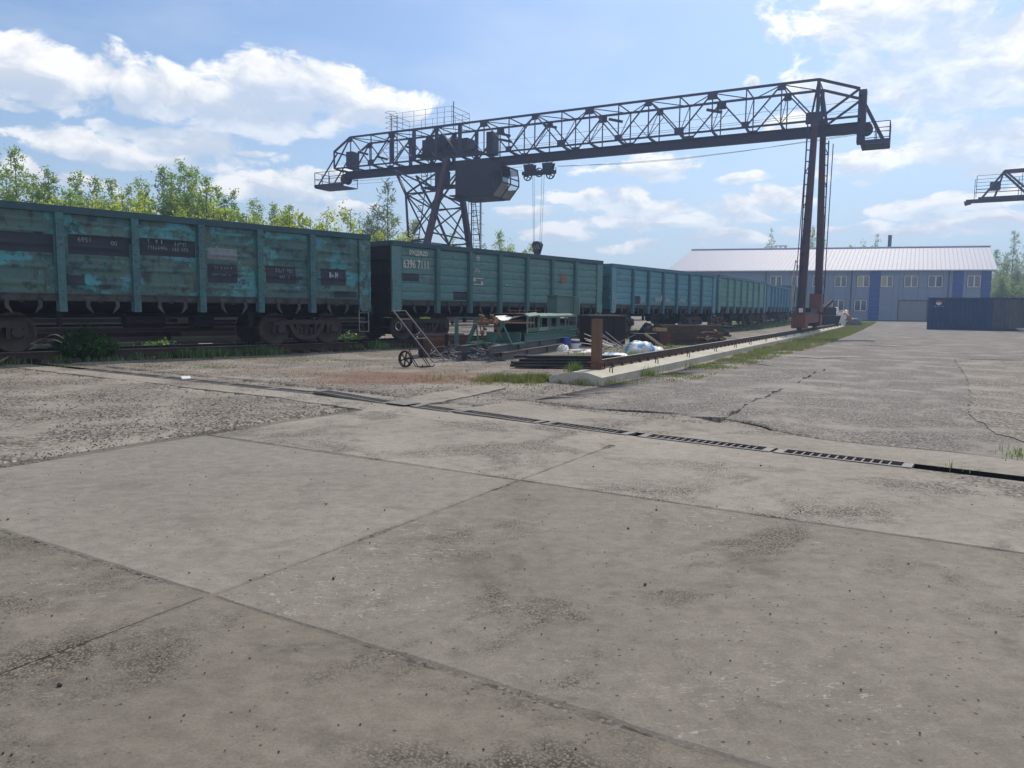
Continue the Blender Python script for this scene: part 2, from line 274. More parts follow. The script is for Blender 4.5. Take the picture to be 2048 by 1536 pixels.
MT['frame'] = plain('white_window_frame', (.75, .76, .78), .4)
MT['brickc'] = plain('chimney_steel', (.05, .05, .055), .6)
MT['bark'] = grunge('bark', (.10, .08, .06), (.07, .055, .045), sc=4., rough=.9)
MT['leaf_a'] = leafmat('poplar_leaf', (.12, .19, .05), (.19, .26, .065), .6)
MT['leaf_b'] = leafmat('willow_leaf', (.11, .16, .10), (.16, .21, .12), .5)
MT['leaf_c'] = leafmat('young_yellow_leaf', (.2, .27, .04), (.26, .31, .05), .6)
MT['leaf_d'] = leafmat('dull_green_leaf', (.095, .16, .06), (.15, .215, .075), .55)
MT['grass'] = leafmat('grass_blade', (.065, .115, .03), (.115, .165, .05), .35)
MT['drygrass'] = leafmat('dry_grass', (.16, .13, .06), (.2, .16, .08), .3)
MT['weed'] = leafmat('weed_leaf', (.06, .14, .035), (.10, .19, .05), .45)
MT['stone'] = grunge('dark_grit', (.04, .037, .034), (.065, .06, .055), (.03, .028, .026), sc=20., rough=.9)
MT['gravel'] = grunge('loose_gravel', (.13, .118, .105), (.21, .195, .178), (.08, .072, .064), sc=25., rough=.9)
MT['cable'] = plain('pale_cable', (.42, .33, .25), .6)
MT['tyre'] = plain('tyre_rubber', (.022, .022, .022), .8)
def glassm(name, col, rough=.08):
    m, nt, b = newmat(name); b.inputs['Base Color'].default_value = (*col, 1); b.inputs['Roughness'].default_value = rough
    b.inputs['Specular IOR Level'].default_value = .9; return m
MT['glass'] = glassm('dark_window_glass', (.03, .045, .055)); MT['glass_y'] = glassm('window_with_yellow_blind', (.32, .3, .10), .3)
MT['cabglass'] = bpy.data.materials.new('cab_glass'); MT['cabglass'].use_nodes = True
nt = MT['cabglass'].node_tree; nt.nodes.clear()
nt.links.new(N(nt, 'ShaderNodeMixShader', {0: .35, 1: N(nt, 'ShaderNodeBsdfTransparent', {0: (.85, .88, .9, 1)}).outputs[0], 2: N(nt, 'ShaderNodeBsdfGlossy', {0: (.6, .62, .65, 1), 1: .1}).outputs[0]}).outputs[0], N(nt, 'ShaderNodeOutputMaterial').inputs[0])
# ---------------------------------------------------------------- mesh builder
class MB:
    def __init__(s): s.v = []; s.f = []; s.m = []
    def add(s, vs, fs, m=0):
        o = len(s.v); s.v += [tuple(v) for v in vs]; s.f += [tuple(i + o for i in f) for f in fs]; s.m += [m] * len(fs); return s
    def box(s, c, z, rot=None, m=0):
        hx, hy, hz = z[0] / 2, z[1] / 2, z[2] / 2; c = Vector(c)
        vs = [Vector((i, j, k)) for i in (-hx, hx) for j in (-hy, hy) for k in (-hz, hz)]
        if rot is not None: vs = [rot @ v for v in vs]
        return s.add([v + c for v in vs], [(0, 1, 3, 2), (4, 6, 7, 5), (0, 4, 5, 1), (2, 3, 7, 6), (0, 2, 6, 4), (1, 5, 7, 3)], m)
    def bx(s, a, b, m=0):
        return s.box([(a[i] + b[i]) / 2 for i in range(3)], [abs(b[i] - a[i]) for i in range(3)], None, m)
    def bar(s, p, q, w, h=None, m=0):
        p, q = Vector(p), Vector(q); dd = q - p; L = dd.length; h = h or w
        x = dd.normalized(); up = Vector((0, 0, 1)) if abs(x.z) < .98 else Vector((0, 1, 0))
        y = up.cross(x).normalized(); z = x.cross(y)
        return s.box((p + q) / 2, (L, w, h), Matrix((x, y, z)).transposed(), m)
    def ibeam(s, p, q, w, h, t=.02, m=0):
        p, q = Vector(p), Vector(q); x = (q - p).normalized(); y = Vector((0, 0, 1)).cross(x).normalized(); z = x.cross(y)
        s.bar(p + z * (h - t) / 2, q + z * (h - t) / 2, w, t, m); s.bar(p - z * (h - t) / 2, q - z * (h - t) / 2, w, t, m); s.bar(p, q, t, h - 2 * t - .002, m); return s
    def tube(s, p, q, r, n=8, r2=None, m=0, cap=True):
        p, q = Vector(p), Vector(q); r2 = r if r2 is None else r2; x = (q - p).normalized()
        a = x.orthogonal().normalized(); b = x.cross(a); vs = []
        for c, rr in ((p, r), (q, r2)):
            vs += [c + (a * cos(2 * pi * i / n) + b * sin(2 * pi * i / n)) * rr for i in range(n)]
        fs = [(i, (i + 1) % n, n + (i + 1) % n, n + i) for i in range(n)]
        if cap: fs += [tuple(range(n - 1, -1, -1)), tuple(range(n, 2 * n))]
        return s.add(vs, fs, m)
    def path(s, pts, r, n=5, m=0):
        pts = [Vector(p) for p in pts]; vs = []; a = None
        for i, p in enumerate(pts):
            x = (pts[min(i + 1, len(pts) - 1)] - pts[max(i - 1, 0)]).normalized()
            a = (x.orthogonal() if a is None else (a - x * a.dot(x))); a = a.normalized() if a.length > 1e-6 else x.orthogonal().normalized()
            b = x.cross(a); rr = r[i] if isinstance(r, (list, tuple)) else r
            vs += [p + (a * cos(2 * pi * k / n) + b * sin(2 * pi * k / n)) * rr for k in range(n)]
        fs = [(i * n + k, i * n + (k + 1) % n, (i + 1) * n + (k + 1) % n, (i + 1) * n + k) for i in range(len(pts) - 1) for k in range(n)]
        return s.add(vs, fs + [tuple(range(n - 1, -1, -1)), tuple(range((len(pts) - 1) * n, len(pts) * n))], m)
    def lathe(s, prof, n=24, c=(0, 0, 0), m=0):   # profile of (radius, y), turned about the y axis
        vs = [(c[0] + r * cos(2 * pi * i / n), c[1] + y, c[2] + r * sin(2 * pi * i / n)) for r, y in prof for i in range(n)]
        fs = [(j * n + i, (j + 1) * n + i, (j + 1) * n + (i + 1) % n, j * n + (i + 1) % n) for j in range(len(prof) - 1) for i in range(n)]
        return s.add(vs, fs, m)
    def prism(s, poly, f, a, b, m=0):            # 2D polygon pushed from a to b; f maps (u, v, w) to a point
        n = len(poly); vs = [f(u, v, a) for u, v in poly] + [f(u, v, b) for u, v in poly]
        return s.add(vs, [tuple(range(n - 1, -1, -1)), tuple(range(n, 2 * n))] + [(i, (i + 1) % n, n + (i + 1) % n, n + i) for i in range(n)], m)
    def mesh(s, name, mats, smooth=False):
        me = bpy.data.meshes.new(name); me.from_pydata(s.v, [], s.f)
        for mm in (mats if isinstance(mats, (list, tuple)) else [mats]): me.materials.append(MT[mm] if isinstance(mm, str) else mm)
        if any(s.m): me.polygons.foreach_set('material_index', s.m)
        if smooth: me.polygons.foreach_set('use_smooth', [True] * len(s.f))
        bm = bmesh.new(); bm.from_mesh(me); bmesh.ops.recalc_face_normals(bm, faces=bm.faces); bm.to_mesh(me); bm.free()
        return me
    def obj(s, name, mats, parent=None, smooth=False, **kw): return inst(name, s.mesh(name, mats, smooth), parent, **kw)
def inst(name, me, parent=None, loc=(0, 0, 0), rz=0, rot=None, sc=None, mat=None, **props):
    o = bpy.data.objects.new(name, me); COL.objects.link(o); o.parent = parent; o.location = loc
    o.rotation_euler = rot or (0, 0, rz)
    if sc is not None: o.scale = sc if isinstance(sc, (tuple, list)) else (sc, sc, sc)
    if mat:
        o.material_slots[0].link = 'OBJECT'; o.material_slots[0].material = MT[mat]
    for k, v in props.items(): o[k] = v
    return o
def thing(name, label, cat, loc=(0, 0, 0), rz=0, group=None):
    o = bpy.data.objects.new(name, None); COL.objects.link(o); o.location = loc; o.rotation_euler = (0, 0, rz)
    o.empty_display_size = .3; o['label'] = label; o['category'] = cat
    if group: o['group'] = group
    return o
def tag(o, label, cat, group=None):
    o['label'] = label; o['category'] = cat
    if group: o['group'] = group
    return o
def heading(a, b): return atan2(b[1] - a[1], b[0] - a[0])
def nz(x, y, z=0.): return noise.noise(Vector((x, y, z)))
# ---------------------------------------------------------------- yard surfaces
RT = Vector((sin(radians(27.7)), cos(radians(27.7)), 0)); RN = Vector((-RT.y, RT.x, 0))   # crane rail direction and its left normal
P0R = Vector((1.842, 15.242, 0)); RAILZ = .40
SU = Vector((.514, .858, 0)); SV = Vector((.858, -.514, 0)); SP = Vector((-1.46, 3.53, 0))     # slab grid
DR = [Vector(p + (0,)) for p in [(-15.5, 20.6), (-9.11, 16.2), (-3.16, 12.15), (-.85, 10.25), (1.39, 8.42), (2.68, 7.5), (3.69, 6.8), (4.6, 6.12), (7.5, 4.1)]]
def gz(x, y):
    t = min(1, max(0, (y - 45) / 50)); return .32 * t * t * (3 - 2 * t)
def drain_d(x, y):
    best = 9e9; p = Vector((x, y, 0))
    for a, b in zip(DR, DR[1:]):
        ab = b - a; t = max(0, min(1, (p - a).dot(ab) / ab.length_squared)); q = p - a - ab * t
        if q.length < abs(best): best = q.length * (1 if ab.cross(q).z < 0 else -1)
    return best                                   # positive on the camera's side
def axis(lo, hi, fine, near0, near1, grow):
    xs = [near0]
    while xs[-1] < near1: xs.append(xs[-1] + fine)
    s = fine
    while xs[-1] < hi: s *= grow; xs.append(xs[-1] + s)
    s = fine
    while xs[0] > lo: s *= grow; xs.insert(0, xs[0] - s)
    return xs
xs = axis(-1800, 1800, .22, -14, 14, 1.16); ys = axis(-300, 2500, .22, 1, 31, 1.16)
vs = []
for y in ys:
    for x in xs:
        if -17 < x < 10 and 0 < y < 23:
            dd = drain_d(x, y)
            if abs(dd) < .62: vs.append((x, y, -.42)); continue
            pp = Vector((x, y, 0)) - SP
            if dd > 0 and pp.dot(SV) > -4.3: vs.append((x, y, -.09)); continue
        near = 1 if abs(x) < 60 and y < 90 else 0
        vs.append((x, y, gz(x, y) + near * (.016 * nz(x * .5, y * .5) + .007 * nz(x * 2.1, y * 2.1, 4) - .012)))
nx = len(xs)
fs = [(j * nx + i, j * nx + i + 1, (j + 1) * nx + i + 1, (j + 1) * nx + i) for j in range(len(ys) - 1) for i in range(nx - 1)]
me = bpy.data.meshes.new('ground'); me.from_pydata(vs, [], fs); me.materials.append(MT['ground']); me.polygons.foreach_set('use_smooth', [True] * len(fs))
inst('ground', me, kind='structure')
def clip(poly, p, n):                              # keep the half plane (q - p).n >= 0
    out = []
    for a, b in zip(poly, poly[1:] + poly[:1]):
        da, db = (a - p).dot(n), (b - p).dot(n)
        if da >= 0: out.append(a)
        if da * db < 0: out.append(a.lerp(b, da / (da - db)))
    return out
def edge_pts(poly, stepl):
    out = []
    for a, b in zip(poly, poly[1:] + poly[:1]):
        k = max(1, int((b - a).length / stepl)); out += [a.lerp(b, i / k) for i in range(k)]
    return out
def slab(name, poly, mat, parent, z=0., th=.1, jit=.02, bev=.014, **kw):
    """a cast plate with chipped, slightly rounded edges"""
    ring = edge_pts(poly, .12); c = sum(ring, Vector()) / len(ring)
    n = len(ring); top, rim, bot = [], [], []
    for p in ring:
        q = nz(p.x * 3, p.y * 3, z * 40) * jit + nz(p.x * 9, p.y * 9, 3) * jit * .8
        chip = max(0, nz(p.x * 2.3, p.y * 2.3, 9) - .28) * .07
        dirv = (c - p).normalized(); t0 = p + dirv * (abs(q) + chip)
        zz = z + gz(p.x, p.y)
        top.append(t0 + dirv * bev + Vector((0, 0, zz))); rim.append(t0 + Vector((0, 0, zz - bev * .45))); bot.append(t0 + Vector((0, 0, zz - th)))
    f = [tuple(range(n))] + [(n * k + i, n * k + (i + 1) % n, n * (k + 1) + (i + 1) % n, n * (k + 1) + i) for k in (0, 1) for i in range(n)]
    f = [f[0]] + [tuple(reversed(q)) for q in f[1:]]
    me = bpy.data.meshes.new(name); me.from_pydata(top + rim + bot, [], f); me.materials.append(MT[mat])
    bm = bmesh.new(); bm.from_mesh(me); bmesh.ops.recalc_face_normals(bm, faces=bm.faces)
    bmesh.ops.triangulate(bm, faces=[q for q in bm.faces if len(q.verts) > 4]); bm.to_mesh(me); bm.free()
    return inst(name, me, parent, **kw)
# bed under the slabs, seen in the open joints
bedp = [SP + SU * u + SV * v for u, v in ((-7, -4.15), (-7, 12), (9, 12), (9, -4.15))]
mid = (DR[3] + DR[4]) / 2
def cut_drain(poly, off, side):
    for a, b in ((DR[2], DR[4]), (DR[4], DR[8])) if side > 0 else ():
        nn = (b - a).normalized(); nn = Vector((nn.y, -nn.x, 0)) * 1.0
        if nn.y > 0: nn = -nn
        poly = clip(poly, a + nn * off, nn)
    return poly
bed = MB(); bp = cut_drain(bedp, .3, 1); bed.prism([(p.x, p.y) for p in bp], lambda u, v, w: (u, v, w), -.1, -.010)
pav = bed.obj('pavement', 'joint', kind='structure')
UC = [-6.0, -2.97, 0, 2.97, 5.94, 8.9]; VC = [-3.97, 0, 4.0, 8.0, 12.0]
for i in range(5):
    for j in range(4):
        g = .011 if not (i >= 2 and j == 1) else .004
        u0, u1, v0, v1 = UC[i] + g, UC[i + 1] - g, VC[j] + g, VC[j + 1] - g
        if i == 2 and j == 0: u1 -= .01
        poly = [SP + SU * u + SV * v for u, v in ((u0, v0), (u0, v1), (u1, v1), (u1, v0))]
        poly = cut_drain(poly, .2, 1)
        if len(poly) < 3: continue
        area = abs(sum(a.cross(b).z for a, b in zip(poly, poly[1:] + poly[:1]))) / 2
        if area < .4 or max(p.y for p in poly) < .5: continue
        slab('slab', poly, 'slab_smooth' if (i, j) == (2, 0) else 'slab_dark' if i < 2 else 'slab' if (i, j) == (2, 1) else 'slab_pale', pav, z=.004 * nz(i * 3.3, j * 2.7, 1) - .001 * i)
# concrete bands on both sides of the drain
def band(name, pts, off0, off1, mat, z=.004, wob=.06):
    a, b = [], []
    dense = []
    for p, q in zip(pts, pts[1:]):
        k = max(1, int((q - p).length / .25)); dense += [p.lerp(q, i / k) for i in range(k)]
    dense.append(pts[-1])
    for i, p in enumerate(dense):
        t = (dense[min(i + 1, len(dense) - 1)] - dense[max(0, i - 1)]).normalized(); n = Vector((t.y, -t.x, 0))
        a.append(p + n * (off0 + .006 * nz(p.x * 4, p.y * 4))); b.append(p + n * (off1 + wob * nz(p.x * 1.7, p.y * 1.7, 5) + wob * .6 * nz(p.x * 6, p.y * 6, 2)))
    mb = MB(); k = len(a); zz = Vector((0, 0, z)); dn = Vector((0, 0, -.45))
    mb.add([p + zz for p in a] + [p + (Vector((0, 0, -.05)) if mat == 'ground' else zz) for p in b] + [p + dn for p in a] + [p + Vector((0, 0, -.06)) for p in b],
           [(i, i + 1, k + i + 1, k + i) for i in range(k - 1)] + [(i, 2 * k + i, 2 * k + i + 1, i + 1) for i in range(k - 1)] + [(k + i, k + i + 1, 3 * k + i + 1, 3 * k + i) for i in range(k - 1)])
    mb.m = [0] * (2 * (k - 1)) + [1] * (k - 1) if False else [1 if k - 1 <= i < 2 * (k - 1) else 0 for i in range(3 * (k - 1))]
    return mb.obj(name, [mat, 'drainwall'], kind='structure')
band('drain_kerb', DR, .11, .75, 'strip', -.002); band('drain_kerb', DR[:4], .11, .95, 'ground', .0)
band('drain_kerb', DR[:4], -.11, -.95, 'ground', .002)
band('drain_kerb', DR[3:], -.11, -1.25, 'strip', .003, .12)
# concrete strip running on across the drain, and asphalt patches
def sheet(name, px, z, mat, drop=.06, jit=.02, zf=None):
    poly = [at(x, y) for x, y in px]; ring = edge_pts(poly, .1)
    ring = [p + Vector((nz(p.x * 4, p.y * 4, 1), nz(p.x * 4, p.y * 4, 8), 0)) * jit * 2 for p in ring]; n = len(ring)
    zs = [(zf(p) if zf else z) for p in ring]
    me = bpy.data.meshes.new(name)
    me.from_pydata([(p.x, p.y, q) for p, q in zip(ring, zs)] + [(p.x, p.y, -drop) for p in ring], [], [tuple(range(n))] + [(i, n + i, n + (i + 1) % n, (i + 1) % n) for i in range(n)])
    me.materials.append(MT[mat]); bm = bmesh.new(); bm.from_mesh(me); bmesh.ops.triangulate(bm, faces=[q for q in bm.faces if len(q.verts) > 4]); bmesh.ops.recalc_face_normals(bm, faces=bm.faces); bm.to_mesh(me); bm.free()
    return inst(name, me, kind='structure')
sheet('concrete_strip', [(800, 802), (860, 787), (985, 770), (1010, 777), (905, 800), (835, 812)], .010, 'strip', jit=.03)
EDGE = [(1440, 843), (1466, 830), (1478, 826), (1488, 815), (1510, 803), (1540, 795), (1546, 788), (1560, 783), (1600, 766), (1606, 759), (1620, 755), (1628, 748), (1652, 742)]
ep = [at(*p) for p in EDGE]
def patch_z(p):
    dd = min((p - q).length for q in ep); return .06 if dd < .01 else .055 - .07 * min(1, dd / .6)
sheet('asphalt_patch', EDGE + [(1610, 735), (1560, 727), (1500, 733), (1400, 756), (1300, 782), (1245, 800), (1285, 815), (1330, 822), (1375, 830), (1418, 838)], .05, 'asphalt', jit=.02, zf=patch_z)
# the yard road: old asphalt from behind the drain to the building
mb = MB(); rows = 70; cols = 26; vv = []
near = [(1000, 795), (1200, 820), (1340, 826), (1450, 838), (1520, 850), (1560, 866), (1640, 880), (1760, 893), (1900, 905), (2060, 925)]
npts = [at(*p) for p in near]
def along(pts, t):
    t *= len(pts) - 1; i = min(int(t), len(pts) - 2); return pts[i].lerp(pts[i + 1], t - i)
for r_ in range(rows + 1):
    t = (r_ / rows) ** 2.0
    for c_ in range(cols + 1):
        u = c_ / cols; a = along(npts, u); far_l = P0R + RT * 92 + RN * -2.4; far_r = Vector((100, 72, 0)); b = far_l.lerp(far_r, u)
        p = a.lerp(b, t)
        if c_ == 0 and r_: p = (P0R - RT * 2.2 - RN * 1.6).lerp(far_l, t)
        if r_ == 0: p = p + Vector((0, .12 * nz(p.x * 2.2, 3) + .05 * nz(p.x * 7, 1), 0))
        if r_ and c_ in (0, cols): p = p + Vector((.2 * nz(p.y * .6, 7), 0, 0))
        zz = .014 + gz(p.x, p.y) + .012 * nz(p.x * .6, p.y * .6, 2) + (0 if r_ else -.02)
        vv.append((p.x, p.y, zz))
k = cols + 1
mb.add(vv, [(r_ * k + c_, r_ * k + c_ + 1, (r_ + 1) * k + c_ + 1, (r_ + 1) * k + c_) for r_ in range(rows) for c_ in range(cols)])
mb.obj('road', 'asphalt', smooth=True, kind='structure')
# older, browner patch at the right edge, and broken lips in the road
sheet('road_patch', [(1908, 719), (1935, 760), (1942, 800), (1936, 830), (1990, 870), (2100, 900), (2140, 728), (2000, 722)], .040, 'road_old', jit=.03, zf=lambda p: .024 + .01 * nz(p.x, p.y))
def lip(px, h, w):
    pts = []
    for a, b in zip(px, px[1:]):
        pts += [at(a[0] + (b[0] - a[0]) * i / 6, a[1] + (b[1] - a[1]) * i / 6) for i in range(6)]
    pts.append(at(*px[-1])); mb = MB(); k = len(pts); vs = []
    for i, p in enumerate(pts):
        j = .05 * nz(p.x * 3, p.y * 3); e = min(1, 4 * min(i, k - 1 - i) / k)
        vs += [(p.x, p.y + j, gz(p.x, p.y) + .012 + h * e), (p.x, p.y + j + w, gz(p.x, p.y) + .006), (p.x, p.y + j - .01, gz(p.x, p.y) - .01)]
    mb.add(vs, [(3 * i, 3 * i + 3, 3 * i + 4, 3 * i + 1) for i in range(k - 1)] + [(3 * i, 3 * i + 2, 3 * i + 5, 3 * i + 3) for i in range(k - 1)])
    mb.obj('broken_asphalt_lip', 'asphalt', kind='structure')
lip([(1575, 714), (1640, 719), (1715, 716)], .022, 1.2); lip([(1905, 718), (1980, 721), (2060, 722)], .022, 1.2)
lip([(1700, 691), (1790, 694), (1850, 691)], .016, 1.8); lip([(1560, 735), (1500, 728), (1545, 722)], .018, .7)
# ---------------------------------------------------------------- drain gratings, each a loose unit
def grate_meshes(L):
    w = .275; f = MB(); f.bx((0, -w / 2, -.035), (L, -w / 2 + .034, .0)); f.bx((0, w / 2 - .034, -.035), (L, w / 2, .0))
    e = MB(); e.bx((0, -w / 2 + .035, -.03), (.085, w / 2 - .035, -.002))
    b = MB(); b.bx((0, -w / 2 + .035, -.03), (.015, w / 2 - .035, -.006)); return f.mesh('frame', 'grate'), e.mesh('end_plate', 'grate'), b.mesh('bar', 'grate')
GD = {}
def grate(p, q, lift=0., label=''):
    L = round((q - p).length, 2)
    if L not in GD: GD[L] = grate_meshes(L)
    f, e, b = GD[L]; t = thing('drain_grating', label, 'drain grating', (p.x, p.y, .008), heading(p, q), 'steel gratings over the yard drain')
    if lift: t.rotation_euler = (lift * .5, -lift, heading(p, q))
    inst('frame', f, t); inst('end_plate', e, t); inst('end_plate', e, t, (L - .085, 0, 0))
    n = int((L - .19) / .078); off = (L - .17 - n * .078) / 2 + .085
    for i in range(1, n): inst('bar', b, t, (off + i * .078, 0, 0))
G = [((1825, 933), (1553, 901.5), 0, 'last steel drain grating before the open black channel at the right'), ((1545, 900.5), (1283, 871), 0, 'steel drain grating second in from the open channel, shiny with wide slots'),
     ((1262, 868), (1088, 847), 0, 'drain grating left of the small open gap in the drain'), ((1080, 845.5), (912, 825), .01, 'grating in front of the concrete beam end, dull and full of dirt'),
     ((904, 823.5), (832, 812.5), .015, 'short grating next to the sheet metal cover plate'), ((785, 805), (655, 786), .03, 'grating with its right end tipped up above a dark hole')]
for a, b, l, lb in G:
    p, q = at(*a), at(*b)
    # seat it on the drain's centre line
    def snap(v):
        best = None
        for c, e in zip(DR, DR[1:]):
            t = max(0, min(1, (v - c).dot(e - c) / (e - c).length_squared)); w_ = c.lerp(e, t)
            if best is None or (w_ - v).length < (best - v).length: best = w_
        return best
    grate(snap(p), snap(q), l, lb)
cpl = MB(); cpl.bx((0, -.16, 0), (.42, .16, .008)); a = snap(at(828, 811)); b = snap(at(796, 805))
o = cpl.obj('drain_cover_plate', 'grate', loc=(a.x, a.y, .018), rz=heading(a, b)); tag(o, 'loose square sheet metal plate lying over the drain beside the tipped grating', 'cover plate')
lefts = [snap(at(x, y)) for x, y in ((640, 785), (560, 775.5), (480, 766), (415, 759), (350, 752.5), (290, 747), (230, 742), (180, 738))]
LW = ['dusty drain grating just left of the tipped one', 'grating second to the left of the tipped drain grating', 'grating third to the left of the tipped drain grating', 'grating beside the white scrap of paper on the drain', 'grating midway along the far left stretch of the drain', 'grating next to last towards the weed bush on the left', 'leftmost visible drain grating, before the weed bush by the wagon']
for (a, b), lb in zip(zip(lefts, lefts[1:]), LW): grate(a, b - (b - a).normalized() * .03, 0, lb)
# ---------------------------------------------------------------- crane runway beam and rail
prof = [(-.62, 0), (-.62, .12), (-.16, .22), (.17, .22), (.47, .14), (.47, -.05), (-.62, -.05)]
def rail_frame(s, off=0., z=0.): p = P0R + RT * s - RN * off; return (p.x, p.y, z)
rw = thing('runway_beam', 'long pale concrete foundation beam with sloping top carrying the crane rail', 'concrete beam', rail_frame(-1.25), heading((0, 0), RT))
SEG = 6.0
sm_ = MB(); sm_.prism([(-u, v) for u, v in prof], lambda u, v, w: (w, u, v), .006, SEG - .006); sm_ = sm_.mesh('beam_segment', 'beam')
for i in range(15): inst('beam_segment', sm_, rw, (i * SEG, 0, .003 * nz(i * 1.7, 2)))
lp = MB(); lp.path([(0, 0, -.02), (0, 0, .07), (.012, 0, .10), (.035, 0, .11), (.06, 0, .10), (.07, 0, .07), (.07, 0, -.02)], .011, 6); lp = lp.mesh('lifting_loop', 'rail')
for i in range(20): inst('lifting_loop', lp, rw, (.85 + i * 3.0 + .5 * nz(i * .9, 4), -.36, .17), rot=(.25 * nz(i, 3), .3 * nz(i, 7), 1.2 + nz(i, 5)))
ra = thing('crane_rail', 'rusty crane rail with polished head bolted along the concrete beam', 'rail', rail_frame(0, 0, .22), heading((0, 0), RT))
h = RAILZ - .22
rp = [(-.065, 0), (.065, 0), (.065, .012), (.012, .03), (.009, h - .04), (.035, h - .03), (.036, h - .004), (-.036, h - .004), (-.035, h - .03), (-.009, h - .04), (-.012, .03), (-.065, .012)]
rb = MB(); rb.prism(rp, lambda u, v, w: (w, u, v), -.2, 88); rb.obj('rail_body', 'rail', ra)
rh = MB(); rh.bx((-.2, -.032, h - .003), (88, .032, h)); rh.obj('rail_head', 'railtop', ra)
cm = MB(); cm.prism([(-.05, 0), (.05, 0), (.032, .05), (.015, .085), (-.015, .085), (-.032, .05)], lambda u, v, w: (u, w, v), -.115, -.066); cm.bx((-.012, -.1, .085), (.012, -.08, .105)); cm = cm.mesh('rail_clip', 'rail')
for i in range(100): inst('rail_clip', cm, ra, (.35 + i * .6, 0, 0))
bs = thing('buffer_stop', 'upright rust brown steel channel post with bracket at the near rail end', 'buffer stop', rail_frame(-.35, 0, .22), heading((0, 0), RT))
b_ = MB(); b_.bx((-.085, -.085, 0), (.085, .085, 1.0)); b_.bx((-.05, -.087, .02), (.05, -.0855, .97)); b_.obj('post', 'woodpost', bs)
b_ = MB(); b_.bx((-.12, -.14, .0), (.14, -.118, .02)); b_.bx((-.12, -.14, .13), (.14, -.118, .15)); b_.bx((-.12, .118, .13), (.14, .14, .15)); b_.bx((-.14, -.14, .13), (-.12, .14, .15)); b_.bx((.12, -.14, .02), (.14, -.118, .13)); b_.bx((-.12, -.14, .02), (-.10, -.118, .13)); b_.bx((-.14, -.14, 0), (-.12, .14, .018)); b_.obj('bracket', 'rust', bs)
# ---------------------------------------------------------------- railway track and open wagons
WG = [((-13.42, 15.25), (-4.63, 24.5)), ((-4.13, 25.63), (4.15, 35.34)), ((4.73, 36.4), (12.46, 46.53)), ((12.95, 47.63), (19.55, 58.53)), ((20.03, 59.63), (26.03, 70.9)), ((26.5, 72.0), (32.5, 83.2))]
TRZ = .25
def centre(k, end):
    a, b = (Vector(p + (0,)) for p in WG[k]); t = (b - a).normalized(); n = Vector((-t.y, t.x, 0)); return (a if end == 0 else b) + n * 1.55
tp = [centre(0, 0) + (centre(0, 0) - centre(0, 1))] + [centre(k, e) for k in range(6) for e in (0, 1)]
tp.append(tp[-1] + (tp[-1] - tp[-2]) * 1.2)
trk = thing('railway_track', 'railway track with rusty rails running under the line of open wagons', 'railway track')
for s in (-1, 1):
    mb = MB(); mh = MB()
    for a, b in zip(tp, tp[1:]):
        t = (b - a).normalized(); n = Vector((-t.y, t.x, 0)) * .797 * s; e = t * .01
        p, q = a + n - e, b + n + e; z0, z1 = TRZ + gz(p.x, p.y), TRZ + gz(q.x, q.y)
        mb.bar((p.x, p.y, z0 - .165), (q.x, q.y, z1 - .165), .14, .02); mb.bar((p.x, p.y, z0 - .095), (q.x, q.y, z1 - .095), .018, .12); mb.bar((p.x, p.y, z0 - .022), (q.x, q.y, z1 - .022), .07, .03)
        mh.bar((p.x, p.y, z0 - .004), (q.x, q.y, z1 - .004), .06, .008)
    mb.obj('rail', 'rail', trk); mh.obj('rail_head', 'railtop', trk)
sm_ = MB(); sm_.box((0, 0, 0), (.23, 2.7, .17)); sm_ = sm_.mesh('sleeper', 'sleeper')
for a, b in zip(tp[:-1], tp[1:]):
    L = (b - a).length; n = int(L / .62)
    for i in range(n):
        p = a.lerp(b, (i + .5) / n)
        if p.y < 62: inst('sleeper', sm_, trk, (p.x, p.y, -.005 + gz(p.x, p.y)), heading(a, b))

WL = 12.75; HB = WL / 2; CW = .44; BW = (WL - 2 * CW) / 7; ZS = 1.42       # body length, corner plate, bay, bottom of the side sheet
def hooks_mesh():
    out = []
    for s in (1, -1):
        mb = MB(); mb.prism([(0, 0), (.10 * s, 0), (.085 * s, -.12), (.17 * s, -.33), (.10 * s, -.27), (.0, -.17)], lambda u, v, w: (u, w, v), -.03, .0)
        mb.bx((-.05, -.05, .02), (.16, -.02, .10)); mb.bx((.0, -.055, -.02), (.1, -.018, .02)); out.append(mb.mesh('hatch_hook', 'sill'))
    return out
HOOK = hooks_mesh()
def wheel_mesh():
    mb = MB(); mb.lathe([(.0, -.10), (.10, -.10), (.125, -.06), (.14, -.015), (.30, .005), (.405, -.035), (.43, -.066), (.4785, -.066), (.4785, .03), (.507, .045), (.507, .064), (.42, .066), (.40, .03), (.16, .03), (.13, .08), (0, .08)], 40)
    return mb.mesh('wheel', 'wheel', True)
WHEEL = wheel_mesh()
mb = MB(); mb.tube((0, -1.0, 0), (0, 1.0, 0), .085, 12); AXLE = mb.mesh('axle', 'bogie')
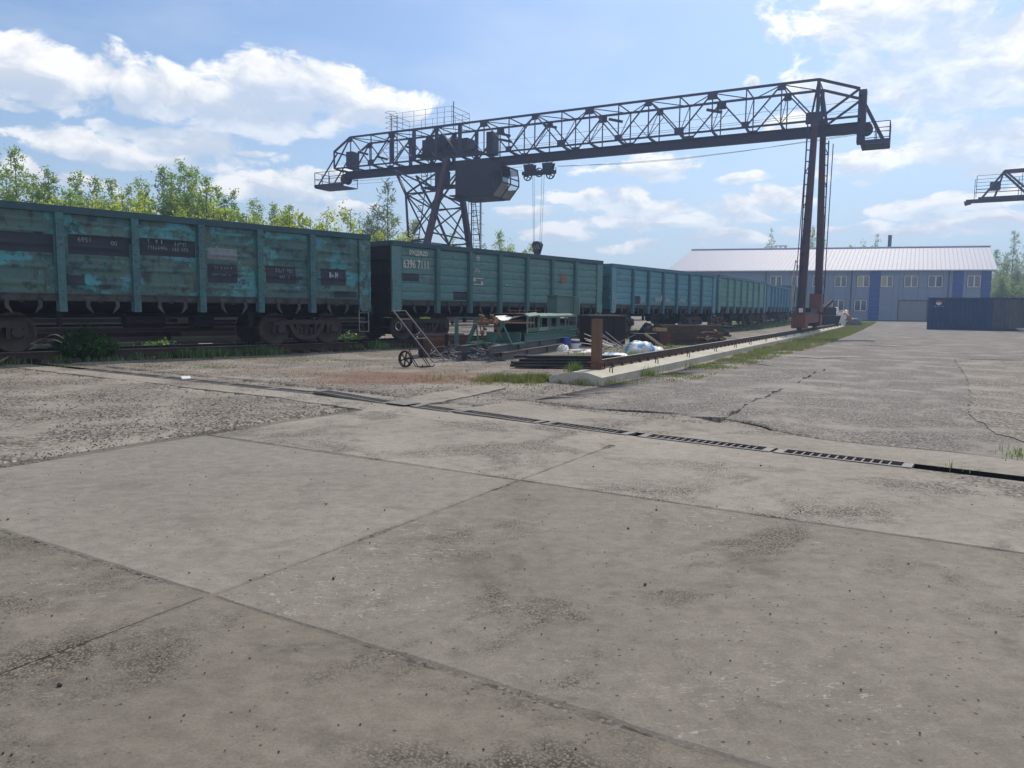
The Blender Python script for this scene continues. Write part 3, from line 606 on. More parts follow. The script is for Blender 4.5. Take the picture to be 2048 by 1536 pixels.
def sideframe_mesh():
    mb = MB(); F = lambda u, v, w: (u, w, v)
    for s in (-1, 1):
        mb.prism([(0, .62), (.42 * s, .62), (.70 * s, .60), (1.12 * s, .585), (1.14 * s, .70), (.70 * s, .745), (.3 * s, .76), (0, .76)], F, -.09, .09)
        mb.prism([(.50 * s, .612), (.63 * s, .60), (.42 * s, .25), (.25 * s, .16), (0, .14), (0, .26), (.22 * s, .28), (.32 * s, .38)], F, -.09, .09)      # sagging tension member
        mb.prism([(.27 * s, .28), (.36 * s, .40), (.36 * s, .62), (.27 * s, .62)], F, -.075, .075)                                     # spring pocket column
        mb.prism([(1.06 * s, .59), (1.14 * s, .60), (1.14 * s, .36), (1.05 * s, .34)], F, -.08, .08); mb.prism([(.72 * s, .60), (.80 * s, .60), (.80 * s, .33), (.70 * s, .35)], F, -.08, .08)
        mb.box((.925 * s, 0, .475), (.22, .20, .22)); mb.tube((.925 * s, -.17, .4785), (.925 * s, .0, .4785), .125, 14)
        mb.tube((.925 * s, -.185, .4785), (.925 * s, -.17, .4785), .09, 12); mb.box((.925 * s, 0, .60), (.34, .17, .05))
    return mb.mesh('side_frame', 'bogie')
SFRAME = sideframe_mesh()
mb = MB(); mb.path([(.058 * cos(i * .75), .058 * sin(i * .75), .25 + .0058 * i) for i in range(48)], .016, 5); SPRING = mb.mesh('spring', 'wheel', True)
mb = MB(); mb.bx((-.22, -.93, .5), (.22, .93, .72)); mb.bx((-.14, -.5, .72), (.14, .5, .86)); BOLSTER = mb.mesh('bolster', 'bogie')
mb = MB(); mb.bx((-.05, -.1, -.28), (.05, .1, .28)); SHOE = mb.mesh('brake_block', 'dark')
def bogie(parent, x):
    b = inst('bogie', BOLSTER, parent, (x, 0, 0))
    for s in (-1, 1):
        inst('axle', AXLE, b, (.925 * s, 0, .4785))
        for t in (-1, 1):
            inst('wheel', WHEEL, b, (.925 * s, .79 * t, .4785), rz=0 if t < 0 else pi)
            inst('brake_block', SHOE, b, (.40 * s, .79 * t, .48))
    for t in (-1, 1):
        inst('side_frame', SFRAME, b, (0, 1.02 * t, 0), rz=0 if t < 0 else pi)
        for k in (-.17, 0, .17): inst('spring', SPRING, b, (k, 1.02 * t, 0))
def panel_mesh(name, w, z0, z1, mats, corr, seed, patches=()):
    """one bay of side sheeting seen from -y; corr 'bead' = pressed beads in two tiers, 'seam' = six lapped strakes"""
    rnd = random.Random(seed); nx = 26 if corr == 'bead' else 4; us = [w * i / nx for i in range(nx + 1)]; H = z1 - z0
    if corr == 'bead':
        nzs = 56; vsz = [H * i / nzs for i in range(nzs + 1)]
        beads = [(H * f, (.035 + .03 * rnd.random()), .030 + .02 * rnd.random(), .10 + .06 * rnd.random(), .86 + .06 * rnd.random()) for f in (.12, .33, .60, .76, .90)]
        dents = [(rnd.random() * w, rnd.random() * H, .1 + .18 * rnd.random(), .09 * (rnd.random() - .4)) for _ in range(9)]
        def dep(u, v):
            y = 0
            for zc, a, s, e0, e1 in beads:
                f = u / w; win = max(0, min(1, (f - e0) / .12)) * max(0, min(1, (e1 - f) / .12)); y += a * exp(-((v - zc) / s) ** 2) * win
            for du, dv, s, a in dents: y += a * exp(-((u - du) ** 2 + (v - dv) ** 2) / (s * s))
            y -= .035 * exp(-((v - H * .455) / .018) ** 2)
            return y + .012 * nz(u * 3, v * 3, seed)
    else:
        vsz = []; n = 6
        for i in range(n): vsz += [H * i / n, H * i / n + .008, H * (i + .15) / n, H * (i + .55) / n, H * (i + .9) / n]
        vsz.append(H); fr = sorted(vsz)
        def dep(u, v):
            f = (v / H * n) % 1.0
            return (-.016 if (f < .012 or v < .004) else .014 * sin(pi * f) + .004) + .006 * nz(u * 1.3, v * 1.3, seed)
    mb = MB(); k = nx + 1
    mb.v = [(u, -dep(u, v), z0 + v) for v in vsz for u in us]
    for j in range(len(vsz) - 1):
        for i in range(nx):
            um, vm = (us[i] + us[i + 1]) / 2 / w, (vsz[j] + vsz[j + 1]) / 2 / H; m = 0
            for (a, b, c, e, mi) in patches:
                q = .006 * nz(um * 9, vm * 9, seed + mi)
                if a + q < um < b + q and c + q < vm < e + q: m = mi
            mb.f.append((j * k + i, j * k + i + 1, (j + 1) * k + i + 1, (j + 1) * k + i)); mb.m.append(m)
    return mb.mesh(name, mats, corr == 'bead')
def text(body, size, mat, parent, x, z, y=-1.60, sx=1., bold=0, name='lettering'):
    cu = bpy.data.curves.new('t', 'FONT'); cu.body = body; cu.size = size; cu.offset = bold; cu.resolution_u = 3
    ob = bpy.data.objects.new('t', cu); COL.objects.link(ob); bpy.context.view_layer.update()
    me = bpy.data.meshes.new_from_object(ob.evaluated_get(bpy.context.evaluated_depsgraph_get())); bpy.data.objects.remove(ob); bpy.data.curves.remove(cu)
    me.name = name; me.materials.clear(); me.materials.append(MT[mat])
    return inst(name, me, parent, (x, y, z), rot=(pi / 2, 0, 0), sc=(sx, 1, 1))
def strokes(parent, x, z, w, h, n, mat, seed, y=-1.60, name='worn_marking'):
    """rows of rubbed-out stencil strokes that can no longer be read"""
    rnd = random.Random(seed); mb = MB(); cwid = w / n
    for i in range(n):
        if rnd.random() < .15: continue
        x0 = i * cwid
        for _ in range(rnd.randint(2, 3)):
            if rnd.random() < .5: a = x0 + rnd.random() * cwid * .6; mb.add([(a, 0, 0), (a + cwid * .2, 0, 0), (a + cwid * .2, 0, h), (a, 0, h * rnd.uniform(.6, 1))], [(0, 1, 2, 3)])
            else: b = rnd.random() * h * .8; mb.add([(x0, 0, b), (x0 + cwid * .75, 0, b), (x0 + cwid * .75, 0, b + h * .16), (x0, 0, b + h * .16)], [(0, 1, 2, 3)])
    return mb.obj(name, mat, parent, loc=(x, y, z))
def scrawl(parent, pts, r, mat, y=-1.61):
    mb = MB(); mb.path([(u, y, v) for u, v in pts], r, 4); return mb.obj('chalk_scrawl', mat, parent)
PM = {}
def wagon(k, label, style):
    (ax, ay), (bx_, by) = WG[k]; H = style['H']; c0 = centre(k, 0); c1 = centre(k, 1); cc = (c0 + c1) / 2
    w = thing('gondola_wagon', label, 'railway wagon', (cc.x, cc.y, TRZ + gz(cc.x, cc.y)), heading(c0, c1), 'open goods wagons coupled along the track')
    P, Q = style['paint'], style['post']; Y = 1.52; zt = H - .17; bead = style['corr'] == 'bead'
    for s in (-1, 1):
        rot = 0 if s < 0 else pi
        for i in range(7):
            x0 = -HB + CW + i * BW
            if bead and s < 0: me = panel_mesh('side_panel', BW, ZS, zt, [P, 'w1dark', 'textfaint'], 'bead', k * 10 + i, style.get('patches', {}).get(i, ()))
            else:
                key = (round(H, 2), i % 3 if s < 0 else 0, style.get('pk', {}).get(i) if s < 0 else None)
                if key not in PM: PM[key] = panel_mesh('side_panel', BW, ZS, zt, [P, 'w1dark', 'textfaint'], 'seam', 50 + key[1], key[2] or ())
                me = PM[key]
            x = x0 if s < 0 else -x0
            inst('side_panel', me, w, (x, s * Y, 0), rot, mat=P)
        mb = MB(); mb.bx((-.085, -.13, .98), (.085, .0, H - .16)); mb.bx((-.12, -.02, 1.0), (-.0855, .0, H - .17)); mb.bx((.0855, -.02, 1.0), (.12, .0, H - .17))
        mb.bx((-.03, -.138, 1.02), (.03, -.1305, H - .3)); key = ('post', round(H, 2))
        if key not in PM: PM[key] = mb.mesh('side_post', Q)
        for i in range(1, 7): inst('side_post', PM[key], w, ((-HB + CW + i * BW) * -s, s * Y, 0), rot, mat=Q)
        key = ('corner', round(H, 2))
        if key not in PM:
            mb = MB(); mb.prism([(0, 1.02), (.34, 1.02), (CW - .01, 1.14), (CW - .01, H - .172), (0, H - .172)], lambda u, v, q: (u, q, v), -.075, -.012); mb.bx((CW - .035, -.085, 1.2), (CW - .008, -.0755, H - .2)); mb.bx((.02, -.09, 1.55), (.045, -.076, 2.1)); PM[key] = mb.mesh('corner_plate', P)
            mb = MB(); mb.prism([(0, 1.02), (-.34, 1.02), (-CW + .01, 1.14), (-CW + .01, H - .172), (0, H - .172)], lambda u, v, q: (u, q, v), -.075, -.012); mb.bx((-CW + .035, -.085, 1.2), (-CW + .008, -.0755, H - .2)); PM[key + (1,)] = mb.mesh('corner_plate', P)
        inst('corner_plate', PM[key], w, (s * HB, s * Y, 0), rot, mat=P)
        inst('corner_plate', PM[key + (1,)], w, (-s * HB, s * Y, 0), rot, mat=P)
        mb = MB(); mb.bx((-HB, s * (Y - .06), H - .165), (HB, s * (Y + .10), H)); mb.obj('top_rail', style['rail'], w)
        mb = MB(); mb.bx((-HB + .45, s * (Y - .05), 1.24), (HB - .45, s * (Y + .03), 1.418)); mb.bx((-HB + .45, s * (Y + .031), 1.385), (HB - .45, s * (Y + .055), 1.41)); mb.obj('bottom_sill', 'sill', w)
    hx = [(.27, 0), (.72, 1)]
    for i in range(7):
        for f, t in hx: inst('hatch_hook', HOOK[t], w, (-HB + CW + i * BW + f * BW + .05, -Y - .06, 1.26))
        if k == 0:
            mb = MB(); mb.path([(-.035, 0, .05), (-.035, 0, -.06), (0, 0, -.09), (.035, 0, -.06), (.035, 0, .05)], .012, 5); mb.obj('tie_ring', 'sill', w, loc=(-HB + CW + i * BW + BW * .5, -Y - .07, 1.28))
    for e in (-1, 1):
        mb = MB(); mb.bx((e * HB - .03, -Y + .0, 1.2), (e * HB + .02, Y, H - .18)); mb.obj('end_wall', style['endm'], w)
        for z in (1.75, 2.3, 2.85):
            mb = MB(); mb.bx((e * (HB + .021), -Y + .02, z - .07), (e * (HB + .11), Y - .02, z + .07)); mb.obj('end_rib', style['endm'], w)
        mb = MB(); mb.bx((e * HB - .06, -Y + .062, H - .175), (e * HB + .1, Y - .062, H - .004)); mb.obj('top_rail', style['rail'], w)
        mb = MB(); mb.bx((e * HB - .05, -Y, .9), (e * HB + .12, Y, 1.198)); mb.obj('end_beam', 'dark', w)
        mb = MB(); mb.bx((e * (HB + .12), -.16, .92), (e * (HB + .42), .16, 1.18)); mb.bx((e * (HB + .42), -.22, .90), (e * (HB + .62), .1, 1.2)); mb.obj('coupler', 'bogie', w)
    mb = MB(); mb.bx((-HB + .05, -Y + .1, 1.2), (HB - .05, Y - .1, 1.3)); mb.obj('floor', 'dark', w)
    mb = MB(); mb.bx((-HB + .1, -.35, .82), (HB - .1, .35, 1.198))
    for i in range(8): mb.bx((-HB + CW + i * BW - .1, -Y + .07, .98), (-HB + CW + i * BW + .1, Y - .07, 1.197))
    for i in range(7):
        for s in (-1, 1): mb.add([(-HB + CW + i * BW + .15, s * .4, .95), (-HB + CW + (i + 1) * BW - .15, s * .4, .95), (-HB + CW + (i + 1) * BW - .15, s * 1.42, 1.19), (-HB + CW + i * BW + .15, s * 1.42, 1.19)], [(0, 1, 2, 3)])
    mb.obj('underframe', 'dark', w)
    mb = MB(); mb.tube((-.9, -.75, .75), (.1, -.75, .75), .2, 14); mb.bx((-.6, -.8, .9), (-.5, -.7, 1.1)); mb.obj('air_reservoir', 'dark', w)
    mb = MB(); mb.tube((1.0, -.5, .72), (1.55, -.5, .72), .23, 14); mb.bx((1.56, -.53, .69), (2.3, -.47, .75)); mb.bx((1.2, -.6, .9), (1.35, -.4, 1.1)); mb.obj('brake_cylinder', 'dark', w)
    mb = MB(); mb.bx((-2.6, -1.35, .62), (-2.5, -1.25, 1.2)); mb.bx((2.4, -1.1, .55), (2.55, -1.0, 1.2)); mb.tube((-4.0, .3, .6), (4.0, .3, .6), .03, 6); mb.tube((-5.6, -.95, .86), (5.6, -.95, .86), .022, 6); mb.obj('brake_rigging', 'dark', w)
    for e in (-1, 1): bogie(w, e * 4.325)
    st = MB()
    for z in (.38, .68, .98): st.tube((HB - .42, -Y - .02, z), (HB - .06, -Y - .02, z), .014, 6)
    for x in (HB - .42, HB - .06): st.bar((x, -Y - .02, .36), (x, -Y - .02, 1.18), .03, .012)
    st.obj('step_ladder', style.get('stepm', 'galv'), w)
    # grab handle on the corner plates
    g = MB(); g.path([(HB - .12, -Y - .08, 1.5), (HB - .12, -Y - .14, 1.52), (HB - .12, -Y - .14, 2.0), (HB - .12, -Y - .08, 2.02)], .013, 5); g.obj('grab_handle', Q, w)
    return w
bay = lambda i, f: -HB + CW + BW * (i + f)
w1 = wagon(0, 'nearest open wagon with battered patchy teal paint and dark repainted rectangles', dict(H=3.475, paint='w1', post='w1post', rail='w1rail', endm='dark', corr='bead',
    patches={1: ((.0, 1., .50, .74, 1),), 2: ((.10, 1, .50, .75, 1), (.0, .3, .1, .24, 1)), 3: ((.07, .94, .53, .77, 1),), 4: ((.10, .60, .20, .46, 1), (.12, .62, .53, .70, 2)), 5: ((.12, .68, .22, .48, 1),), 6: ((.20, .74, .22, .48, 1), (.45, .95, .02, .12, 1))}))
# inscriptions; what can be read is lettered, the rest is rubbed-out strokes
text('6951', .16, 'textfaint', w1, bay(2, .22), 2.66, -1.612); text('00', .15, 'textfaint', w1, bay(2, .66), 2.62, -1.612)
strokes(w1, bay(3, .14), 2.74, .46, .11, 7, 'textfaint', 1, -1.612); strokes(w1, bay(3, .18), 2.58, .5, .11, 8, 'textfaint', 2, -1.612); strokes(w1, bay(3, .58), 2.70, .38, .11, 6, 'textfaint', 3, -1.612); strokes(w1, bay(3, .55), 2.57, .46, .11, 8, 'textfaint', 4, -1.612)
strokes(w1, bay(4, .20), 2.16, .52, .08, 9, 'textfaint', 5, -1.612); strokes(w1, bay(4, .16), 1.98, .58, .06, 11, 'textfaint', 6, -1.612)
strokes(w1, bay(5, .28), 2.14, .58, .13, 8, 'textfaint', 7, -1.612); strokes(w1, bay(5, .34), 1.98, .42, .08, 6, 'textfaint', 8, -1.612)
strokes(w1, bay(6, .34), 2.06, .34, .17, 4, 'chalk', 9, -1.612)
pw = ((.55, .98, .02, .22, 1),)
w2 = wagon(1, 'sea green open wagon numbered 63967111 with operator lettering, second in the line', dict(H=3.42, paint='w2', post='w2post', rail='w1rail', endm='dark', corr='seam', pk={1: pw, 0: ((.02, .42, .36, .5, 1),)}))
text('РЖД/RZD', .22, 'text', w2, bay(0, .20), 2.98, sx=.85, bold=.006); text('6396 7111', .40, 'text', w2, bay(0, .03), 2.53, sx=.72, bold=.005)
text('20', .24, 'textred', w2, bay(0, .78), 2.08, sx=.8); strokes(w2, bay(1, .28), 2.52, .22, .1, 4, 'textfaint', 21); strokes(w2, bay(1, .62), 2.52, .2, .11, 3, 'textfaint', 22); strokes(w2, bay(1, .46), 2.16, .34, .09, 6, 'textfaint', 23)
strokes(w2, bay(2, .18), 2.95, .2, .22, 3, 'text', 24); strokes(w2, bay(2, .12), 2.52, .38, .16, 5, 'text', 25); strokes(w2, bay(2, .68), 2.50, .4, .12, 6, 'textfaint', 26)
sq = MB()
for (a, b, c, e) in ((0, 0, .52, .035), (0, .235, .52, .27), (0, .13, .1, .235), (.42, .035, .52, .13), (.36, .12, .46, .15)): sq.add([(a, 0, b), (c, 0, b), (c, 0, e), (a, 0, e)], [(0, 1, 2, 3)])
sq.obj('stencilled_emblem', 'text', w2, loc=(bay(2, .10), -1.60, 2.05)); strokes(w2, bay(2, .2), 2.12, .3, .11, 5, 'textred', 28, -1.602)
strokes(w2, bay(3, .18), 2.08, .5, .05, 10, 'text', 29); strokes(w2, bay(3, .3), 1.98, .9, .05, 12, 'textfaint', 30)
em = MB(); em.add([(0, 0, .0), (.34, 0, 0), (.40, 0, .14), (.18, 0, .24), (-.02, 0, .14)], [(0, 1, 2, 3, 4)]); em.add([(-.02, 0, .26), (.1, 0, .3), (.26, 0, .3), (.48, 0, .36), (.40, 0, .4), (.0, 0, .4)], [(0, 1, 2, 3, 4, 5)]); em.obj('red_emblem', 'textred', w2, loc=(bay(5, .35), -1.60, 2.30)); strokes(w2, bay(5, .3), 2.12, .5, .08, 8, 'textfaint', 31)
w3 = wagon(2, 'teal blue open wagon with white chalk scrawls along its lower edge, third in the line', dict(H=3.37, paint='w3', post='w3post', rail='w3post', endm='w3post', corr='seam', pk={1: ((.05, .5, .02, .24, 1),)}))
strokes(w3, bay(0, .1), 2.55, 1.3, .22, 8, 'textfaint', 41); strokes(w3, bay(0, .1), 2.85, .6, .18, 5, 'textfaint', 42); strokes(w3, bay(2, .4), 2.62, .7, .2, 4, 'textfaint', 43)
def cursive(w, x, z, n, h, seed):
    rnd = random.Random(seed); pts = []
    for i in range(n): pts += [(x + i * .09, z + rnd.random() * h * .2), (x + i * .09 + .05, z + h * rnd.uniform(.45, 1))]
    scrawl(w, pts, .016, 'chalk')
cursive(w3, bay(1, .5), 1.5, 4, .5, 1); cursive(w3, bay(2, .45), 1.55, 9, .45, 2); cursive(w3, bay(3, .1), 1.58, 8, .3, 3); cursive(w3, bay(4, .2), 1.58, 9, .36, 4); cursive(w3, bay(5, .2), 1.52, 5, .14, 5)
scrawl(w3, [(-HB + .05, 1.95), (-HB + .38, 1.95), (-HB + .36, 1.3), (-HB + .1, 1.3), (-HB + .05, 1.95)], .022, 'chalk', -1.61); scrawl(w3, [(-HB + .14, 1.85), (-HB + .3, 1.85), (-HB + .24, 1.5), (-HB + .14, 1.85)], .018, 'chalk', -1.61); scrawl(w3, [(-HB + .1, 1.25), (-HB + .3, 1.2), (-HB + .3, 1.05), (-HB + .12, 1.05)], .02, 'chalk', -1.61)
w4 = wagon(3, 'faded pale green open wagon, fourth in the line', dict(H=3.40, paint='w4', post='w4', rail='w3post', endm='w3post', corr='seam'))
strokes(w4, bay(5, .3), 2.6, .5, .5, 3, 'textred', 51); strokes(w4, bay(0, .1), 2.6, .9, .3, 5, 'textfaint', 52); strokes(w4, bay(0, .2), 1.7, .6, .4, 3, 'textfaint', 53)
w5 = wagon(4, 'lower blue open wagon with closely seen posts, fifth in the line', dict(H=3.2, paint='w5', post='w5', rail='w3post', endm='w3post', corr='seam'))
w6 = wagon(5, 'farthest green open wagon in the line, seen behind the legs of the crane', dict(H=3.40, paint='w4', post='w4', rail='w3post', endm='w3post', corr='seam'))
# ---------------------------------------------------------------- gantry crane
CK = 1.0526; CO = P0R + RT * (33.3 * CK)
def CV(x, y, z): return Vector((x * CK, y * CK, EYE + (z - EYE) * CK))      # x towards the far leg, y towards the yard's near end
cr = thing('gantry_crane', 'dark red lattice gantry crane straddling the wagons', 'gantry crane', CO, atan2(RN.y, RN.x))
# local y axis of the frame points along -RT
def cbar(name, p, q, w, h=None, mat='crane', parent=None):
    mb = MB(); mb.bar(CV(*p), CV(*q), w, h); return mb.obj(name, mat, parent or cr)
ZT, ZB = 14.2, 12.0; YN, YF = 1.1, -1.2; NX = [-.1 + 1.94 * i for i in range(18)]; XE = 34.5; XL = 32.9; XR = -2.2
def gusset(p, s=.30):
    mb = MB(); c = CV(*p); mb.box(c, (s * 2, .03, s * 1.6)); mb.obj('gusset_plate', 'crane', cr)
for y in (YN, YF):
    yo = .02 if y > 0 else -.02
    cbar('top_chord', (-.1, y, ZT), (XL, y, ZT), .13, .13); cbar('bottom_chord', (XR, y, ZB), (XE, y, ZB), .11, .11)
    cbar('top_chord', (XL, y, ZT), (XE, y, 13.25), .13); cbar('top_chord', (-.1, y, ZT), (XR, y, 13.45), .14)
    for i, x in enumerate(NX):
        if x > XL: break
        thick = .22 if (22.5 < x < 30) else .065
        cbar('vertical_strut', (x, y, ZB), (x, y, ZT), thick, .065 if thick < .1 else .2)
        if i + 1 < len(NX) and NX[i + 1] <= XL + .2:
            a, b = (ZB, ZT) if i % 2 == 0 else (ZT, ZB)
            cbar('diagonal_brace', (x, y, a), (NX[i + 1], y, b), .08, .08)
        gusset((x, y + yo * 3, ZB + .15 if i % 2 == 0 else ZT - .2), .30 if i % 4 in (0, 3) else .22)
    cbar('diagonal_brace', (XL, y, ZT), (XE, y, ZB), .09); cbar('vertical_strut', (XE, y, 13.25), (XE, y, ZB), .1); cbar('diagonal_brace', (-.1, y, ZB), (XR, y, 13.45), .12)
for i, x in enumerate(NX):
    if x > XL: break
    cbar('cross_strut', (x, YN, ZT - .02), (x, YF, ZT - .02), .06); cbar('cross_strut', (x, YN, ZB + .02), (x, YF, ZB + .02), .09)
    cbar('hanger', (x, YN, ZB), (x, .05, 11.9), .07); cbar('hanger', (x, YF, ZB), (x, -.05, 11.9), .07)
    if i + 1 < len(NX) and NX[i + 1] <= XL + .2:
        s = 1 if i % 2 else -1; cbar('wind_brace', (x, YN if s > 0 else YF, ZT - .05), (NX[i + 1], YF if s > 0 else YN, ZT - .05), .05)
        cbar('sway_brace', (x, YN, ZB), (x, YF, ZT), .04)
        cbar('sub_strut', ((x + NX[i + 1]) / 2, YN, (ZB + ZT) / 2), (NX[i + 1] if i % 2 == 0 else x, YN, ZB), .04)
for x in (XE, XR):
    cbar('cross_strut', (x, YN, 13.25), (x, YF, 13.25), .1); cbar('cross_strut', (x, YN, ZB), (x, YF, ZB), .1); cbar('hanger', (x, YN, ZB), (x, 0, 11.9), .08)
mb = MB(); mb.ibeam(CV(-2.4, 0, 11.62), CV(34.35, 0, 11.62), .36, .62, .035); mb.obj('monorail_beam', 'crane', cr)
# end plates and maintenance baskets
mb = MB(); mb.bx(CV(XR - .30, .35, 10.75), CV(XR + .1, -.35, 13.6)); mb.obj('end_post', 'crane', cr); mb = MB(); mb.bx(CV(33.2, .55, 12.05), CV(33.8, -.3, 13.3)); mb.obj('cable_box', 'crane', cr)
mb = MB(); mb.lathe([(0, -.25), (.42, -.25), (.42, -.18), (.3, -.15), (.3, .15), (.42, .18), (.42, .25), (0, .25)], 18); mb.obj('end_sheave', 'crane_dark', cr, loc=CV(34.25, 0, 11.35))
mb = MB(); mb.lathe([(0, -.25), (.36, -.25), (.36, -.18), (.28, -.15), (.28, .15), (.36, .18), (.36, .25), (0, .25)], 18); mb.obj('end_sheave', 'crane_dark', cr, loc=CV(-2.55, 0, 11.5))
def basket(x0, x1, z, y0, y1):
    mb = MB(); mb.bx(CV(x0, y0, z - .06), CV(x1, y1, z)); mb.obj('basket_floor', 'crane', cr)
    mb = MB(); mb.bx(CV(x0, y0 + .01, z + .001), CV(x1, y0 + .05, z + .22)); mb.bx(CV(x1 - .02, y0 + .06, z + .001), CV(x1 + .02, y1, z + .22)); mb.obj('toe_board', 'crane', cr)
    mb = MB()
    for zz in (z + .62, z + 1.15):
        for p, q in (((x0, y0), (x1, y0)), ((x1, y0), (x1, y1)), ((x1, y1), (x0, y1)), ((x0, y1), (x0, y0))): mb.bar(CV(*p, zz), CV(*q, zz), .04)
    for p in ((x0, y0), (x1, y0), (x1, y1), (x0, y1), ((x0 + x1) / 2, y0), ((x0 + x1) / 2, y1), (x1, (y0 + y1) / 2)): mb.bar(CV(*p, z), CV(*p, z + 1.15), .045)
    mb.obj('railing', 'crane', cr)
basket(33.9, 36.75, 10.75, .8, -.9); basket(-2.35, -3.75, 10.55, .75, -.75)
for y in (.7, -.8):
    cbar('basket_hanger', (XE, y, 13.25), (36.6, y, 10.8), .08); cbar('basket_hanger', (XR - .1, y * .8, 13.1), (-3.55, y * .8, 10.6), .12)
for y in (YN, YF):
    cbar('head_post', (-.1, y, ZB - .3), (-.1, y, ZT), .17, .2); cbar('head_brace', (-.1, y, ZT), (.35, y * .4, ZB), .09); cbar('head_brace', (-.1, y, ZT - .1), (-.5, y * .4, ZB), .07)
    gusset((.1, y, ZB + .15), .42)
# flexible leg on the runway beam (two columns with lattice strips)
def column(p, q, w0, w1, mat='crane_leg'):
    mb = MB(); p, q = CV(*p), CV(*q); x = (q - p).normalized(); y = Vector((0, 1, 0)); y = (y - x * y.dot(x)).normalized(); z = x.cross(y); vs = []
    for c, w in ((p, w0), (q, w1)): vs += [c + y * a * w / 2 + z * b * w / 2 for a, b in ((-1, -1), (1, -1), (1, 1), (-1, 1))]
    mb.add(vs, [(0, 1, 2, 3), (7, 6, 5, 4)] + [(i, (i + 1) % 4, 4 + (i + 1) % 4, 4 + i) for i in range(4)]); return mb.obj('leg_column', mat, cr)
NT, NB = (0.0, 1.0, 12.1), (.12, 2.45, 1.3); FT, FB = (-.2, -1.15, 12.1), (-.25, -2.9, 1.3)
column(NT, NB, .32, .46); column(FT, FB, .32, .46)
def lattice(top0, bot0, dx, n, r=.07):
    a0, b0 = Vector(top0), Vector(bot0); a1, b1 = a0 + Vector(dx[0]), b0 + Vector(dx[1])
    cbar('lattice_chord', a1, b1, r)
    for i in range(n):
        t = (i + .3) / n; cbar('lattice_rung', a0.lerp(b0, t), a1.lerp(b1, t), r * .8)
        if i % 3 == 0: cbar('lattice_brace', a0.lerp(b0, t), a1.lerp(b1, min(1, t + 1 / n)), r * .6)
lattice((0, 1.2, 11.8), (.12, 2.6, 1.6), ((.34, .25, 0), (.14, .1, 0)), 16); lattice((-.2, -1.3, 11.4), (-.25, -3.0, 1.8), ((-.30, -.3, 0), (-.12, -.1, 0)), 16)
cbar('lattice_chord', (0, 1.1, 11.9), (.12, 2.4, 2.0), .05); cbar('conduit', (-.75, -1.6, 11.2), (-.5, -3.2, 1.9), .05); cbar('conduit', (.3, 1.5, 11.6), (.45, 2.7, 1.9), .045)
mb = MB(); mb.bx(CV(-.28, 3.9, .78), CV(.28, -4.4, 1.32)); mb.bx(CV(-.34, 3.92, 1.325), CV(.34, -4.4, 1.36)); mb.obj('end_carriage', 'crane_base', cr)
for y in (3.6, -3.9):
    mb = MB(); mb.bx(CV(-.36, y + .6, .52), CV(.36, y - .6, 1.22)); mb.obj('wheel_housing', 'crane_base', cr)
    for k in (-.45, .45):
        mb = MB(); c = CV(0, y + k, .40); mb.lathe([(0, -.07), (.27, -.07), (.27, -.045), (.235, -.04), (.235, .04), (.27, .045), (.27, .07), (0, .07)], 20); mb.obj('travel_wheel', 'wheel', cr, loc=(c.x, c.y, RAILZ + .235), rz=pi / 2)
mb = MB(); mb.bx(CV(-.45, -2.2, 1.4), CV(.2, -3.8, 2.5)); mb.obj('drive_cabinet', 'crane_base', cr); mb = MB(); mb.bx(CV(-.1, 3.45, 1.37), CV(.1, 3.3, 1.6)); mb.obj('junction_box', 'white', cr)
mb = MB(); mb.bx(CV(-.3, 1.5, 1.37), CV(.3, -2, 1.62)); mb.obj('drive_motor', 'crane_dark', cr)
mb = MB(); mb.path([CV(.45, 3.4, 1.3), CV(.5, 3.5, 3.0), CV(.4, 3.2, 4.2), CV(.3, 3.0, 3.9), CV(.45, 3.3, 2.0)], .03, 6); mb.obj('hanging_cable', 'cable', cr)
# rigid leg beyond the wagons: two thick raked columns, two bent outer struts, braces
RN0, RN1 = (24.2, 1.1, 11.9), (24.3, 5.6, 1.0); RF0, RF1 = (24.8, -1.2, 11.9), (24.8, -4.5, 1.0)
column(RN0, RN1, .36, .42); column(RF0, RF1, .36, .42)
SN = [(28.7, 1.1, 11.4), (27.3, 1.8, 9.56), (26.0, 3.3, 6.1), (24.6, 5.5, 1.2)]; SF = [(28.5, -1.2, 11.4), (27.4, -2.0, 8.9), (26.7, -3.0, 6.3), (25.1, -4.4, 1.2)]
for L in (SN, SF):
    for a, b in zip(L, L[1:]): cbar('outer_strut', a, b, .16)
def onl(a, b, z):
    t = (z - a[2]) / (b[2] - a[2]); return tuple(Vector(a).lerp(Vector(b), t))
for L, (c0, c1) in ((SN, (RN0, RN1)), (SF, (RF0, RF1))):
    for p in L[1:3]:
        cbar('leg_brace', p, onl(c0, c1, p[2]), .10); cbar('leg_brace', (p[0], p[1], p[2] - .15), onl(c0, c1, p[2] + .1), .06)
    cbar('leg_brace', L[1], onl(c0, c1, 11.3), .11); cbar('leg_brace', L[0], onl(c0, c1, L[1][2]), .11); cbar('leg_brace', L[2], onl(c0, c1, L[1][2] - .1), .11); cbar('leg_brace', L[1], onl(c0, c1, L[2][2]), .09); cbar('leg_brace', L[2], onl(c0, c1, 4.2), .1)
for z in (9.3, 6.6, 3.5): cbar('leg_tie', onl(RN0, RN1, z), onl(RF0, RF1, z), .11)
